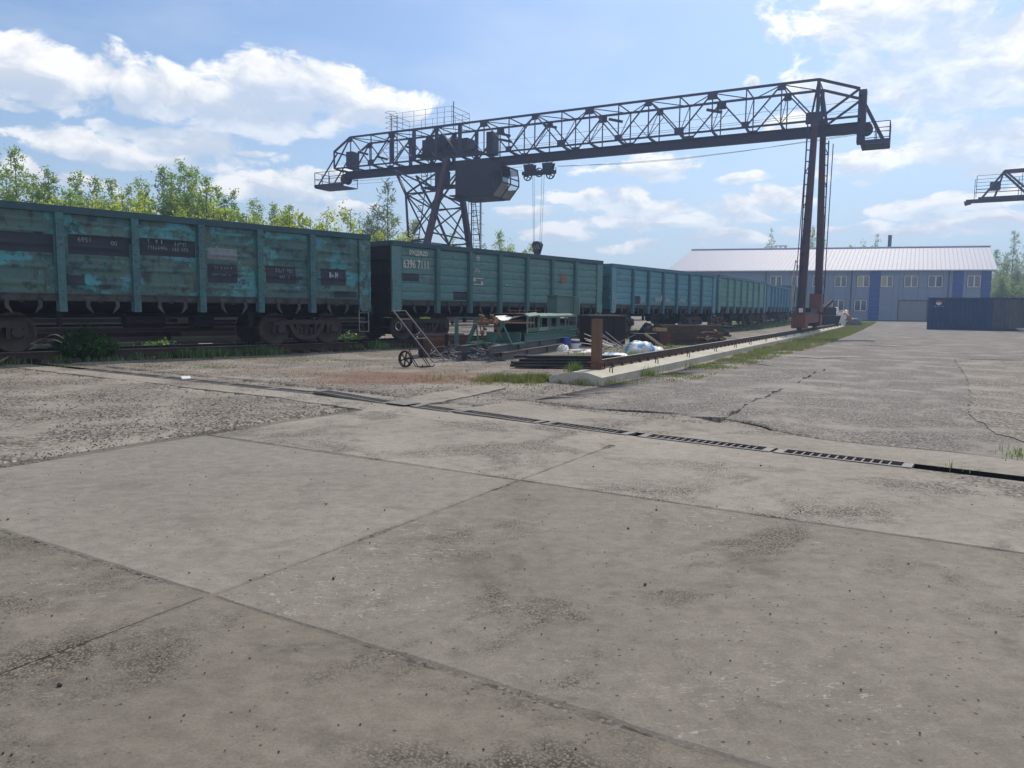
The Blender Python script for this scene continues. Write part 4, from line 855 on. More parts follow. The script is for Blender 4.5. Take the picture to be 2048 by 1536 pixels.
cbar('leg_brace', onl(RN0, RN1, 9.3), onl(RF0, RF1, 11.5), .09); cbar('leg_brace', onl(RN0, RN1, 6.6), onl(RF0, RF1, 9.0), .09); cbar('leg_brace', onl(RN0, RN1, 9.0), onl(RF0, RF1, 6.7), .07); cbar('leg_brace', SN[1], SF[1], .1); cbar('leg_brace', SN[2], SF[2], .1); cbar('leg_brace', SN[1], SF[2], .08); cbar('leg_brace', SN[0], SF[1], .08); cbar('leg_brace', SF[1], SN[2], .07)
for xx, y0, y1 in ((26.2, 1.2, 2.0), (23.9, -1.0, -2.0)):
    lattice((xx, y0, 11.3), (xx - .4 * (1 if xx > 24 else -1), y1 * 2, 2.0), ((-.5, .1, 0), (-.5, .1, 0)), 22, .055)
mb = MB(); mb.bx(CV(24, 6.4, .5), CV(25.1, -5.4, 1.0)); mb.obj('end_carriage', 'crane_base', cr)
# cab with glazed nose
cb = MB(); cab = [(23.3, 11.55), (20.75, 11.55), (19.75, 11.2), (19.65, 9.9), (20.4, 9.05), (23.3, 9.05)]
YC0, YC1 = 1.5, -1.0
cb.bx(CV(23.3, YC0, 9.05), CV(20.75, YC1, 11.45)); cabin = cb.obj('operator_cab', 'crane_dark', cr)
nose = [(20.74, 11.4), (19.72, 11.1), (19.6, 10.35), (19.6, 9.95), (20.35, 9.08)]
def quad_frame(pts, w=.07):
    mb = MB()
    for a, b in zip(pts, pts[1:] + pts[:1]): mb.bar(a, b, w)
    return mb
ys_ = [YC0, (YC0 + YC1) / 2, YC1]
for a, b in zip(nose, nose[1:]):
    for y0, y1 in zip(ys_, ys_[1:]):
        P4 = [CV(a[0], y0, a[1]), CV(b[0], y0, b[1]), CV(b[0], y1, b[1]), CV(a[0], y1, a[1])]
        fr = quad_frame(P4).obj('window_frame', 'crane_dark', cabin)
        if (a, y0) not in ((nose[1], YC0),): mb = MB(); mb.add(P4, [(0, 1, 2, 3)]); mb.obj('pane', 'cabglass', cabin)
for y in (YC0, YC1):
    mb = MB(); mb.prism([(20.74, 11.4), (20.74, 10.7), (19.66, 10.7), (19.72, 11.1)], lambda u, v, w: CV(u, w, v), y - .03, y + .03); mb.prism([(20.74, 9.75), (20.74, 9.06), (20.35, 9.08), (19.8, 9.75)], lambda u, v, w: CV(u, w, v), y - .03, y + .03); mb.prism([(20.74, 10.69), (20.74, 9.76), (20.45, 9.76), (20.45, 10.69)], lambda u, v, w: CV(u, w, v), y - .03, y + .03); mb.obj('cab_side', 'crane_dark', cabin)
mb = MB(); mb.bx(CV(23.3, 1.4, 11.46), CV(20.8, -.9, 11.62)); mb.obj('cab_hanger', 'crane_dark', cr)
mb = MB(); mb.bx(CV(25.4, .9, 10.05), CV(24.6, .1, 11.2)); mb.obj('switch_cabinet', 'crane_dark', cr)
mb = MB(); mb.bx(CV(26.2, 1.4, 9.95), CV(23.31, .2, 10.04)); mb.obj('cab_walkway', 'crane_dark', cr); mb = MB(); mb.bx(CV(23.31, 1.5, 9.1), CV(22.6, 2.3, 9.16)); mb.bx(CV(23.9, 1.5, 9.05), CV(23.31, .2, 9.1)); mb.obj('cab_landing', 'crane_dark', cr)
mb = MB()
for z in (10.5, 11.0):
    mb.bar(CV(26.2, 1.4, z), CV(23.32, 1.4, z), .035)
for x in (26.2, 25.4, 24.6, 23.9): mb.bar(CV(x, 1.4, 10.0), CV(x, 1.4, 11.0), .035)
mb.obj('railing', 'crane_dark', cr)
# caged access ladder below the cab
mb = MB()
for x in (22.2, 21.5): mb.bar(CV(x, 1.1, 9.0), CV(x, 1.1, .6), .07)
mb.obj('ladder_rail', 'crane', cr); mb = MB()
for i in range(26): mb.bar(CV(22.2, 1.1, 8.8 - i * .32), CV(21.5, 1.1, 8.8 - i * .32), .025)
mb.obj('ladder_rung', 'crane', cr, kind='stuff'); mb = MB()
for i in range(9): mb.path([CV(22.2, 1.1, 8.7 - i * .75), CV(22.1, 1.7, 8.7 - i * .75), CV(21.6, 1.85, 8.7 - i * .75), CV(21.1, 1.6, 8.7 - i * .75), CV(21.2, 1.1, 8.7 - i * .75)], .014, 4)
for q in ((22.1, 1.7), (21.6, 1.85), (21.1, 1.6)): mb.bar(CV(q[0], q[1], 8.8), CV(q[0], q[1], 2.6), .022)
mb.obj('ladder_cage', 'crane', cr)
# winch house on the girder
for a, b, nm in (((27.3, .8, 12.35), (22.2, -.9, 12.5), 'winch_deck'), ((26.7, .6, 12.51), (25.5, -.6, 13.5), 'winch_drum_housing'), ((24.3, .55, 12.51), (22.9, -.5, 13.35), 'motor_housing'), ((25.3, .3, 12.51), (24.6, -.3, 13.05), 'gearbox')):
    mb = MB(); mb.bx(CV(*a), CV(*b)); mb.obj(nm, 'crane_dark', cr)
for x in (26.1, 25.0):
    mb = MB(); mb.lathe([(0, -.6), (.42, -.6), (.42, -.54), (.3, -.5), (.3, .5), (.42, .54), (.42, .6), (0, .6)], 16); mb.obj('rope_drum', 'crane_dark', cr, loc=CV(x, 0, 13.35))
mb = MB(); mb.bx(CV(21.4, .5, 12.1), CV(20.9, -.4, 13.6)); mb.obj('resistor_box', 'crane_dark', cr)
for (x, z) in ((32, 13.0), (30.2, 12.5), (27.6, 13.0), (20.0, 13.2), (19.9, 12.8), (16.6, 13.4), (12.1, 13.3), (6.0, 13.2)):
    mb = MB(); mb.bar(CV(x, 1.3, z), CV(x - .9, 1.3, z - .25), .12, .16); mb.obj('floodlight', 'crane_dark', cr)
# handrail deck on top, with caged ladder and mast
mb = MB()
for z in (14.75, 15.1, 15.45):
    for y in (1.2, -1.2): mb.bar(CV(29.1, y, z), CV(23.8, y, z), .016)
    mb.bar(CV(29.1, 1.2, z), CV(29.1, -1.2, z), .025); mb.bar(CV(23.8, 1.2, z), CV(23.8, -1.2, z), .025)
for x in (29.1, 28, 27, 26, 25, 24.4, 23.8):
    for y in (1.2, -1.2): mb.bar(CV(x, y, 14.2), CV(x, y, 15.45), .02)
mb.obj('top_railing', 'crane', cr); cbar('mast', (24.4, 0, 14.2), (24.4, 0, 16.1), .05)
mb = MB()
for x in (28.9, 28.4): mb.bar(CV(x, 1.3, 12.0), CV(x, 1.3, 15.3), .045)
for i in range(11): mb.bar(CV(28.9, 1.3, 12.1 + i * .3), CV(28.4, 1.3, 12.1 + i * .3), .022)
for i in range(8): mb.path([CV(28.9, 1.3, 12.9 + i * .36), CV(29.1, 1.8, 12.9 + i * .36), CV(28.6, 2.05, 12.9 + i * .36), CV(28.2, 1.8, 12.9 + i * .36), CV(28.4, 1.3, 12.9 + i * .36)], .014, 4)
mb.obj('top_ladder', 'crane', cr)
# wires
mb = MB()
for (z, y) in ((13.0, .3), (12.55, .3), (12.6, -.4)): mb.path([CV(-2.1, y, z), CV(8, y, z - .06), CV(20, y, z - .06), CV(34.3, y, z)], .012, 4)
for y in (.15, -.15): mb.path([CV(16.2, y, 10.95), CV(12, y, 10.78 - y * .4), CV(8, y, 10.75 - y * .4), CV(4, y, 10.9 - y * .3), CV(-.2, y, 11.15), CV(-2.2, y, 11.3)], .013, 4)
for y in (.3, -.3): mb.path([CV(34, y, 11.05 + y * .2), CV(26, y, 10.98 + y * .2), CV(18.7, y, 11.0 + y * .2)], .012, 4)
mb.obj('wire_rope', 'rope', cr)
# hoist trolley and hook block hang from the girder
def cw(x, y, z): return cr.matrix_world @ CV(x, y, z)
bpy.context.view_layer.update()
TX = 17.55; c = cw(TX, 0, 10.62)
tr = thing('hoist_trolley', 'rope trolley with spoked sheaves hanging under the crane girder', 'crane trolley', c, cr.rotation_euler.z)
mb = MB(); mb.bx((-1.25, -.24, -.12), (1.25, -.17, .14)); mb.bx((-1.25, .17, -.12), (1.25, .24, .14)); mb.obj('side_plate', 'crane_dark', tr)
for s in (-1, 1):
    mb = MB(); mb.prism([(s * .40, .15), (s * 1.05, .15), (s * 1.15, .62), (s * .34, .62)], lambda u, v, w: (u, w, v), .19, .26); mb.prism([(s * .40, .15), (s * 1.05, .15), (s * 1.15, .62), (s * .34, .62)], lambda u, v, w: (u, w, v), -.26, -.19); mb.obj('hanger_plate', 'crane_dark', tr)
    for k in (.5, .95):
        for y in (-.22, .22):
            mb = MB(); mb.lathe([(0, -.04), (.13, -.04), (.13, .04), (0, .04)], 14); mb.obj('runner_wheel', 'crane_dark', tr, loc=(s * k, y * 1.05, .86 - .0))
def sheave(name, parent, loc, r, mat='crane_dark'):
    mb = MB(); mb.lathe([(r, -.05), (r, .05), (r * .82, .05), (r * .82, -.05), (r, -.05)], 22); mb.lathe([(0, -.06), (r * .22, -.06), (r * .22, .06), (0, .06)], 10)
    for k in range(5): a = 2 * pi * k / 5; mb.bar((.15 * r * cos(a), 0, .15 * r * sin(a)), (.85 * r * cos(a), 0, .85 * r * sin(a)), .05, .06)
    return mb.obj(name, mat, parent, loc=loc)
for x, z in ((-.9, -.18), (0, .03), (.9, -.18)): sheave('sheave', tr, (x, 0, z), .33)
mb = MB(); mb.bar((-1.32, 0, -.15), (-1.32, 0, .3), .04); mb.obj('buffer_pin', 'crane_dark', tr)
hb = thing('hook_block', 'hook block hanging on four ropes above the green wagon', 'crane hook', cw(TX + .05, 0, 5.62), cr.rotation_euler.z)
for i in (-1, 0, 1):
    mb = MB(); mb.lathe([(0, -.05), (.32, -.05), (.32, .05), (0, .05)], 20); mb.obj('block_sheave', 'crane_dark', hb, loc=(0, i * .13, .12))
mb = MB(); mb.prism([(-.36, .2), (-.2, .42), (.2, .42), (.36, .2), (.14, -.5), (-.14, -.5)], lambda u, v, w: (u, w, v), -.24, -.2); mb.prism([(-.36, .2), (-.2, .42), (.2, .42), (.36, .2), (.14, -.5), (-.14, -.5)], lambda u, v, w: (u, w, v), .2, .24)
mb.bx((-.08, -.19, -.55), (.08, .19, -.4)); mb.obj('cheek_plate', 'crane_dark', hb)
mb = MB()
for i in range(5): a = -.28 + i * .14; mb.bar((a + .12, .245, .2 - .03 * i), (a - .05 + .04, .245, -.12 - .03 * i), .045, .01)
mb.obj('warning_stripe', 'white', hb)
mb = MB(); mb.path([(0, 0, -.5), (0, 0, -.66), (.1, 0, -.78), (.14, 0, -.92), (.05, 0, -1.05), (-.09, 0, -1.03), (-.15, 0, -.9)], [.05, .05, .055, .07, .075, .06, .03], 8); mb.obj('hook', 'crane_dark', hb)
top = (CV(TX, 0, 10.5).z - CV(TX, 0, 5.62).z)
mb = MB()
for x in (-.50, -.32, .30, .42): mb.tube((x * .7, .06, .3), (x, .06, top), .012, 5)
mb.obj('hoist_rope', 'rope', hb)
# second crane at the right edge, only its cantilever end in view
A2 = Vector((42.0, 69.9, 0)); D2 = -RN
c2 = thing('gantry_crane', 'cantilever end of another gantry crane reaching in from the right edge', 'gantry crane', A2, atan2(D2.y, D2.x))
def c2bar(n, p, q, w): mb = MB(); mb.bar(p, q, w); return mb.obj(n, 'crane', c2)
for y in (-1, 1):
    c2bar('bottom_chord', (.3, y * .9, 11.75), (16, y * .9, 11.85), .16); c2bar('top_chord', (2.2, y * .5, 14.1), (16, y * .9, 14.3), .16); c2bar('diagonal_brace', (.6, y * .9, 11.8), (2.2, y * .5, 14.1), .13)
    for i in range(5): x = 2.2 + i * 2.8; c2bar('diagonal_brace', (x, y * .6, 14.1), (x + 2.2, y * .9, 11.85), .16); c2bar('diagonal_brace', (x + 2.2, y * .9, 11.85), (x + 2.8, y * .6, 14.1), .10)
    c2bar('vertical_strut', (2.2, y * .5, 14.1), (1.6, y * .9, 11.85), .07); c2bar('railing', (.1, y * 1.1, 12.5), (16, y * 1.1, 12.55), .06); c2bar('railing', (.1, y * 1.1, 13.1), (16, y * 1.1, 13.2), .035); c2bar('railing', (.1, y * 1.1, 13.7), (6, y * 1.1, 13.8), .03)
    for x in (.1, 3.5, 7): c2bar('railing_post', (x, y * 1.1, 11.8), (x, y * 1.1, 13.7), .045)
    c2bar('leg_column', (11, y, 11.8), (11, y * 3.5, 0.2), .5)
mb = MB(); mb.bar((-.6, 0, 11.6), (16, 0, 11.72), .4, .32); mb.obj('monorail_beam', 'crane', c2); mb = MB(); mb.tube((-.7, 0, 11.42), (-.2, 0, 11.55), .22, 10); mb.obj('end_stop', 'crane', c2)
mb = MB(); mb.bx((1.2, -.4, 12.5), (2.0, .4, 13.2)); mb.obj('cable_box', 'crane', c2)
# ---------------------------------------------------------------- two storey building behind the yard
GB = .32
def facade_pt(px, T, yl): d = ray(px, yl); return d
eL = atY(1340, 541.3, 104.5); eR = atY(1985, 538, 93.8); EZ = (eL.z + eR.z) / 2
bd = thing('office_building', 'long two storey grey clad building with blue stripes and pale metal roof', 'building', (eL.x, eL.y, GB), heading(eL, eR))
BL = (Vector((eR.x, eR.y, 0)) - Vector((eL.x, eL.y, 0))).length; BH = EZ - GB - .15; BD = 15.5; OV = .45
bu = Vector((cos(bd.rotation_euler.z), sin(bd.rotation_euler.z), 0)); bn = Vector((-bu.y, bu.x, 0))
def fx(px, y=600):                                  # where the sight line through a photo column meets the facade
    d = ray(px, y); o = Vector((eL.x, eL.y, 0)); k = (o.x * bn.x + o.y * bn.y) / (d.x * bn.x + d.y * bn.y); return (d * k - o).dot(bu)
def fz(px, y):
    d = ray(px, y); o = Vector((eL.x, eL.y, 0)); k = (o.x * bn.x + o.y * bn.y) / (d.x * bn.x + d.y * bn.y); return EYE + d.z * k - GB
mb = MB(); mb.bx((.3, .12, 0), (BL - .3, BD, BH)); mb.obj('wall_core', 'clad', bd)
ztop0, ztop1 = fz(1830, 574.5), fz(1830, 551); zb0, zb1 = fz(1720, 622.5), fz(1720, 599.5)
wins = [(fx(a), fx(b), ztop0, ztop1) for a, b in ((1538, 1562), (1581, 1604), (1623, 1648), (1667, 1692), (1712, 1737), (1759.5, 1784), (1806, 1834), (1854, 1883), (1932, 1959))] + [(fx(a), fx(b), zb0, zb1) for a, b in ((1664, 1689), (1709, 1734))]
gate_r = (fx(1798), fx(1855), 0, fz(1825, 602)); blues = [(fx(1737.5), fx(1759)), (fx(1903), fx(1924)), (fx(1960), BL - .02)]
xs_ = sorted(set([0.0, BL] + [q for w in wins for q in (w[0] - .06, w[1] + .06)] + [gate_r[0] - .1, gate_r[1] + .1] + [q for b in blues for q in b] + [fx(p) for p in (1360, 1400, 1440, 1480, 1520, 1590, 1613, 1655)]))
xs_ = [x for i, x in enumerate(xs_) if i == 0 or x - xs_[i - 1] > .08]
more = []
for a, b in zip(xs_, xs_[1:]):
    n = max(1, round((b - a) / 1.25)); more += [a + (b - a) * i / n for i in range(n)]
more.append(xs_[-1])
zs_ = [0, zb0 / 2, zb0 - .06, (zb0 + zb1) / 2, zb1 + .06, (zb1 + ztop0) / 2, ztop0 - .06, (ztop0 + ztop1) / 2, ztop1 + .06, BH]
for a, b in zip(more, more[1:]):
    for z0, z1 in zip(zs_, zs_[1:]):
        cx, cz = (a + b) / 2, (z0 + z1) / 2
        if any(w[0] - .08 < cx < w[1] + .08 and w[2] - .1 < cz < w[3] + .1 for w in wins): continue
        if gate_r[0] - .1 < cx < gate_r[1] + .1 and cz < gate_r[3] + .1:
            if z1 > gate_r[3] + .12: z0 = gate_r[3] + .12
            else: continue
        blue = any(p < cx < q for p, q in blues)
        mb = MB(); mb.bx((a + .012, 0, z0 + .012), (b - .012, .115, z1 - .012)); mb.obj('wall_panel', 'cladblue' if blue else 'clad', bd)
for i, (a, b, z0, z1) in enumerate(wins):
    mb = MB()
    for p, q in (((a, z0 - .05), (b, z0)), ((a, z1), (b, z1 + .05)), ((a - .05, z0 - .05), (a, z1 + .05)), ((b, z0 - .05), (b + .05, z1 + .05))): mb.bx((p[0], -.035, p[1]), (q[0], .10, q[1]))
    wd = mb.obj('window', 'trim', bd)
    mb = MB(); m = a + (b - a) * .52
    for p, q in (((a + .004, z0 + .004), (a + .09, z1 - .004)), ((b - .09, z0 + .004), (b - .004, z1 - .004)), ((m - .06, z0 + .004), (m + .06, z1 - .004)), ((a + .091, z0 + .004), (m - .061, z0 + .09)), ((m + .061, z0 + .004), (b - .091, z0 + .09)), ((a + .091, z1 - .09), (m - .061, z1 - .004)), ((m + .061, z1 - .09), (b - .091, z1 - .004))): mb.bx((p[0], .0, p[1]), (q[0], .07, q[1]))
    mb.obj('frame', 'frame', wd); yb = 'glass_y' if i in (4, 5) else 'glass'
    mb = MB(); mb.bx((a + .1, .04, z0 + .1), (m - .07, .06, z1 - .1)); mb.obj('pane', yb, wd); mb = MB(); mb.bx((m + .07, .04, z0 + .1), (b - .1, .06, z1 - .1)); mb.obj('pane', 'glass', wd)
g0, g1, _, gh = gate_r
mb = MB(); mb.bx((g0 - .1, -.04, 0), (g0, .1, gh + .1)); mb.bx((g1, -.04, 0), (g1 + .1, .1, gh + .1)); mb.bx((g0 + .002, -.04, gh), (g1 - .002, .1, gh + .1)); gt = mb.obj('gate', 'trim', bd)
gm = (g0 + g1) / 2 - .2
for a, b in ((g0 + .02, gm - .015), (gm + .015, g1 - .02)): mb = MB(); mb.bx((a, .02, .05), (b, .08, gh - .02)); mb.obj('gate_leaf', 'gate', gt)
for p in (1530, 1701, 1895): mb = MB(); x = fx(p); mb.tube((x, -.09, .1), (x, -.09, BH), .075, 8); mb.obj('downpipe', 'trim', bd)
mb = MB(); mb.bx((0, -.05, -.6), (BL, -.001, .12)); mb.obj('plinth', 'trim', bd)
# roof: ridge set from the photo, both slopes ribbed
rl, rr = atY(1385, 504, 114.5), atY(1978, 494, 101.3)
toL = lambda p: ((p - Vector((eL.x, eL.y, p.z))).dot(bu), (p - Vector((eL.x, eL.y, p.z))).dot(bn))
RX0, RYm = toL(rl); RX1, _ = toL(rr); RZ = (rl.z + rr.z) / 2 - GB
x0, x1 = -.5, BL + .45; RYm = BD / 2
mb = MB(); n = 78
for s, yb in ((0, -OV), (1, BD + OV)):
    for i in range(n):
        for (f0, f1, dz) in ((0, .82, 0), (.82, .87, .03), (.87, .95, .055), (.95, 1., .03)):
            u0, u1 = (i + f0) / n, (i + f1) / n; e0, e1 = x0 + (x1 - x0) * u0, x0 + (x1 - x0) * u1; r0, r1 = RX0 + (RX1 - RX0) * u0, RX0 + (RX1 - RX0) * u1
            nd = .055 if f0 == .82 else (.03 if f0 == .87 else 0) if f0 else 0
            za = {0: (0, 0), .82: (0, .016), .87: (.016, .016), .95: (.016, 0)}[f0]
            mb.add([(e0, yb, BH + .1 + za[0]), (e1, yb, BH + .1 + za[1]), (r1, RYm, RZ + za[1]), (r0, RYm, RZ + za[0])], [(0, 1, 2, 3) if s == 0 else (3, 2, 1, 0)])
mb.obj('roof', 'roof', bd)
mb = MB(); mb.bx((x0, -OV - .02, BH - .02), (x1, -OV + .05, BH + .1)); mb.obj('eaves_board', 'frame', bd); mb = MB(); mb.bx((x0 + .1, -OV + .051, BH + .001), (x1 - .1, .1, BH + .03)); mb.obj('soffit', 'trim', bd)
mb = MB()
for xe, rx in ((.31, RX0 + .4), (BL - .31, RX1 - .4)): mb.add([(xe, .12, BH), (xe, BD, BH), (rx, RYm, RZ - .2)], [(0, 1, 2)])
mb.obj('gable_wall', 'clad', bd)
mb = MB(); mb.tube((RX0, RYm, RZ + .05), (RX1, RYm, RZ + .05), .12, 6); mb.obj('ridge_cap', 'roof', bd)
mb = MB(); mb.tube((BL - .6, -.3, 1.8), (BL + 1.2, -.3, 1.8), .05, 6); mb.obj('bracket_pipe', 'frame', bd)
c = atY(1778.5, 500, 118); ch = MB(); ch.tube((0, 0, 0), (0, 0, atY(1778, 472, 118).z - GB), .27, 12); ch.tube((0, 0, atY(1778, 472, 118).z - GB), (0, 0, atY(1778, 472, 118).z - GB + .12), .30, 12); o = ch.obj('boiler_chimney', 'brickc', loc=(c.x, c.y, GB)); tag(o, 'thin dark chimney pipe rising behind the pale metal roof', 'chimney')
hy = MB(); c = atY(1561, 500, 116); zt = atY(1561, 491, 116).z - GB; hy.bx((-.9, -.5, zt - .1), (.9, .5, zt)); hy.bx((-.8, -.4, zt - 1.2), (-.7, .4, zt - .11)); hy.bx((.7, -.4, zt - 1.2), (.8, .4, zt - .11)); hy.bx((-.1, -.1, 0), (.1, .1, zt - .11)); o = hy.obj('roof_tank_stand', 'frame', loc=(c.x, c.y, GB)); tag(o, 'small white frame stand showing above the roof ridge by a thin birch', 'metal stand')
# ---------------------------------------------------------------- blue shipping container
cL = atY(1857, 600, 61.5); ct = thing('shipping_container', 'long dark blue corrugated shipping container, its far right panels faded and rusty', 'container', (cL.x, cL.y, gz(cL.x, cL.y)), radians(-28))
ch_ = 2.59; CLn = 12.19
def corr(x0, x1, y, z0, z1, mat, pitch=.28):
    mb = MB(); n = int((x1 - x0) / pitch); pts = []
    for i in range(n):
        a = x0 + i * pitch; pts += [(a, 0), (a + pitch * .3, 0), (a + pitch * .45, .036), (a + pitch * .85, .036)]
    pts.append((x1, 0)); k = len(pts); mb.v = [(u, y + v, z0) for u, v in pts] + [(u, y + v, z1) for u, v in pts]; mb.f = [(i, i + 1, k + i + 1, k + i) for i in range(k - 1)]; mb.m = [0] * (k - 1)
    return mb
corr(.12, 4.5, .04, .18, ch_ - .12, 0).obj('side_panel', 'contblue', ct); corr(4.5, CLn - .12, .04, .18, ch_ - .12, 0).obj('side_panel', 'contpale', ct, label='faded and rusty side panel')
for nm, a, b in (('corner_post', (0, 0, .0), (.12, .14, ch_)), ('corner_post', (CLn - .12, 0, 0), (CLn, .14, ch_)), ('top_rail', (.121, .0, ch_ - .12), (CLn - .121, .08, ch_ - .005)), ('bottom_rail', (.121, 0, .02), (CLn - .121, .1, .18)), ('roof_panel', (.01, .09, ch_ - .04), (CLn - .01, 2.43, ch_ - .006)), ('end_panel', (.02, .141, .02), (.06, 2.44, ch_ - .05)), ('back_panel', (.061, 2.40, .02), (CLn, 2.44, ch_ - .05))):
    mb = MB(); mb.bx(a, b); mb.obj(nm, 'contblue', ct)
mb = MB(); mb.lathe([(0, -.004), (.2, -.004), (.2, 0), (0, 0)], 20); mb.obj('round_emblem', 'white', ct, loc=(.75, .028, 2.17)); mb = MB(); mb.prism([(.19 * cos(a), .19 * sin(a)) for a in [pi * i / 10 for i in range(11)]], lambda u, v, w: (u, w, v), -.008, -.0045); mb.obj('emblem_top', 'textred', ct, loc=(.75, .028, 2.18)); strokes(ct, .42, 1.84, .68, .06, 10, 'white', 61, y=.030)
# pale rails stacked by the container, at the frame edge
sk = thing('pipe_stack', 'pale thin pipes lying on the ground at the foot of the blue container', 'pipe pile', (37.2, 53.0, .1), radians(20))
for i in range(6): mb = MB(); mb.tube((-1.6, .12 * i, .08 + .09 * (i % 3)), (3, .12 * i + .1, .12 + .09 * (i % 3)), .045, 6); mb.obj('pipe', 'galv', sk)
# ---------------------------------------------------------------- scrap and machines between rail and wagons
def gp(px, py): return at(px, py, 0)
ht_p = gp(816, 735)
ht = thing('hand_truck', 'two wheeled sack truck with spoked black wheel and long pale handle frame', 'hand truck', (ht_p.x, ht_p.y, .0), radians(-35))
for yy in (0,):
    mb = MB(); r = .20
    for k in range(26): pass
    mb.lathe([(r, -.028), (r, .028), (r - .04, .026), (r - .04, -.026), (r, -.028)], 28)
    w = mb.obj('wheel', 'tyre', ht, loc=(-.08, yy, r), rz=radians(2)); mb = MB(); mb.lathe([(0, -.04), (.035, -.04), (.035, .04), (0, .04)], 10)
    for k in range(6): a = pi * k / 3 + .3; mb.bar((.03 * cos(a), 0, .03 * sin(a)), (.165 * cos(a), 0, .165 * sin(a)), .022, .03)
    mb.obj('spokes', 'tyre', w)
mb = MB(); mb.tube((-.08, -.03, .2), (-.08, .5, .2), .014, 8); mb.obj('axle', 'dark', ht)
A, B = (-.52, 1.33), (.74, .16)
def hp(t, y): return (A[0] + (B[0] - A[0]) * t, y, A[1] + (B[1] - A[1]) * t)
mb = MB()
for y in (.05, .47): mb.tube(hp(0, y), hp(1, y), .017, 7)
mb.obj('side_tube', 'handle', ht)
for t in (0, .17, .55, 1.0): mb = MB(); mb.tube(hp(t, .05), hp(t, .47), .012, 6); mb.obj('cross_bar', 'handle', ht)
for t in (.45, .82): mb = MB(); a, b = Vector(hp(t, .05)), Vector(hp(t - .05, .47)); mb.path([a, a.lerp(b, .3) + Vector((.05, 0, -.06)), a.lerp(b, .7) + Vector((.05, 0, -.03)), b], .010, 5); mb.obj('curved_bar', 'handle', ht)
mb = MB()
for y in (.05, .47): mb.path([(.0, y, .42), (.02, y, .36), (.16, y, .16), (.28, y, .03)], .012, 6); mb.path([(-.08, y, .2), (.05, y, .2), (.2, y, .03), (.38, y, .02), (.42, y, .08)], .011, 6)
mb.tube((0, .05, .42), (0, .47, .42), .011, 6); mb.tube((.28, .05, .03), (.28, .47, .03), .011, 6); mb.tube((.38, .05, .02), (.38, .47, .02), .011, 6); mb.obj('toe_frame', 'dark', ht)
mb = MB(); mb.path([(hp(.2, .05)[0] + .1 * sin(k * .6) - .06, .03, hp(.2, .05)[2] - .13 + .1 * cos(k * .6)) for k in range(12)], .012, 5); mb.obj('coiled_hose', 'wire', ht)
# rusty ribbed steel bin
rb_ = gp(828, 716); bn_ = thing('rusty_bin', 'dark rusty ribbed steel bin behind the sack truck', 'steel bin', (rb_.x + .15, rb_.y + .55, 0), radians(12))
mb = MB()
def bin_side(p, q, h, nm='side_wall'):
    p, q = Vector(p), Vector(q); mb = MB(); n = 6; t = (q - p); nn = Vector((t.y, -t.x, 0)).normalized()
    for i in range(n): z = .02 + h * i / n; c = (p + q) / 2 + Vector((0, 0, z + h / n / 2)); mb.bar(p + Vector((0, 0, z + h / n * .3)) , q + Vector((0, 0, z + h / n * .3)), .035, h / n * .55); mb.bar(p + Vector((0, 0, z + h / n * .75)), q + Vector((0, 0, z + h / n * .75)), .015, h / n * .42)
    return mb.obj(nm, 'rust', bn_)
bin_side((0, 0, 0), (1.38, 0, 0), .6); bin_side((0, 1.1, 0), (1.38, 1.1, 0), .6); bin_side((0, .03, 0), (0, 1.07, 0), .6); bin_side((1.38, .03, 0), (1.38, 1.07, 0), .6)
for x in (-.02, .72, 1.40):
    mb = MB(); mb.bx((x - .05, -.06, 0), (x + .05, -.021, .66 if x > .5 else .60)); mb.obj('corner_post', 'dark', bn_)
mb = MB(); mb.bx((.02, .02, .40), (1.36, 1.08, .5)); mb.obj('scrap_fill', 'dark', bn_); mb = MB(); mb.bx((-.02, -.02, .621), (1.4, .02, .64)); mb.bx((-.02, 1.08, .621), (1.4, 1.12, .64)); mb.obj('rim', 'grey', bn_)
# grey I beams stacked under the green machine
MA = radians(90 - 19); o0 = at(1000, 722, 0)
mu = Vector((cos(MA), sin(MA), 0)); ml = Vector((-mu.y, mu.x, 0))
def ib(label, off, x0, x1, z, h, w=.16, mat='grey', nm='steel_beam', cat='steel beam', grp='grey steel beams stacked under the green machine'):
    p = o0 + ml * off + mu * x0; t = thing(nm, label, cat, (p.x, p.y, z), MA, grp); mb = MB(); mb.ibeam((0, 0, h / 2), (x1 - x0, 0, h / 2), w, h, .016); mb.obj('profile', mat, t)
    for k in range(1, 4): mb = MB(); mb.bx(((x1 - x0) * k / 4 - .006, -w / 2 + .004, .017), ((x1 - x0) * k / 4 + .006, -.009, h - .017)); mb.obj('stiffener', mat, t)
    return t
ib('lowest grey I beam with its bottom edge along the ground by the black pipes', .0, .15, 8.6, .0, .22); ib('upper grey I beam lying directly below the green beam', .12, -.35, 8.2, .221, .19); ib('grey I beam at the far side below the machine, behind the wire tangle', 1.0, -.3, 8.2, .0, .22); ib('grey I beam below the far side of the green frame', .95, -.4, 8.0, .221, .19)
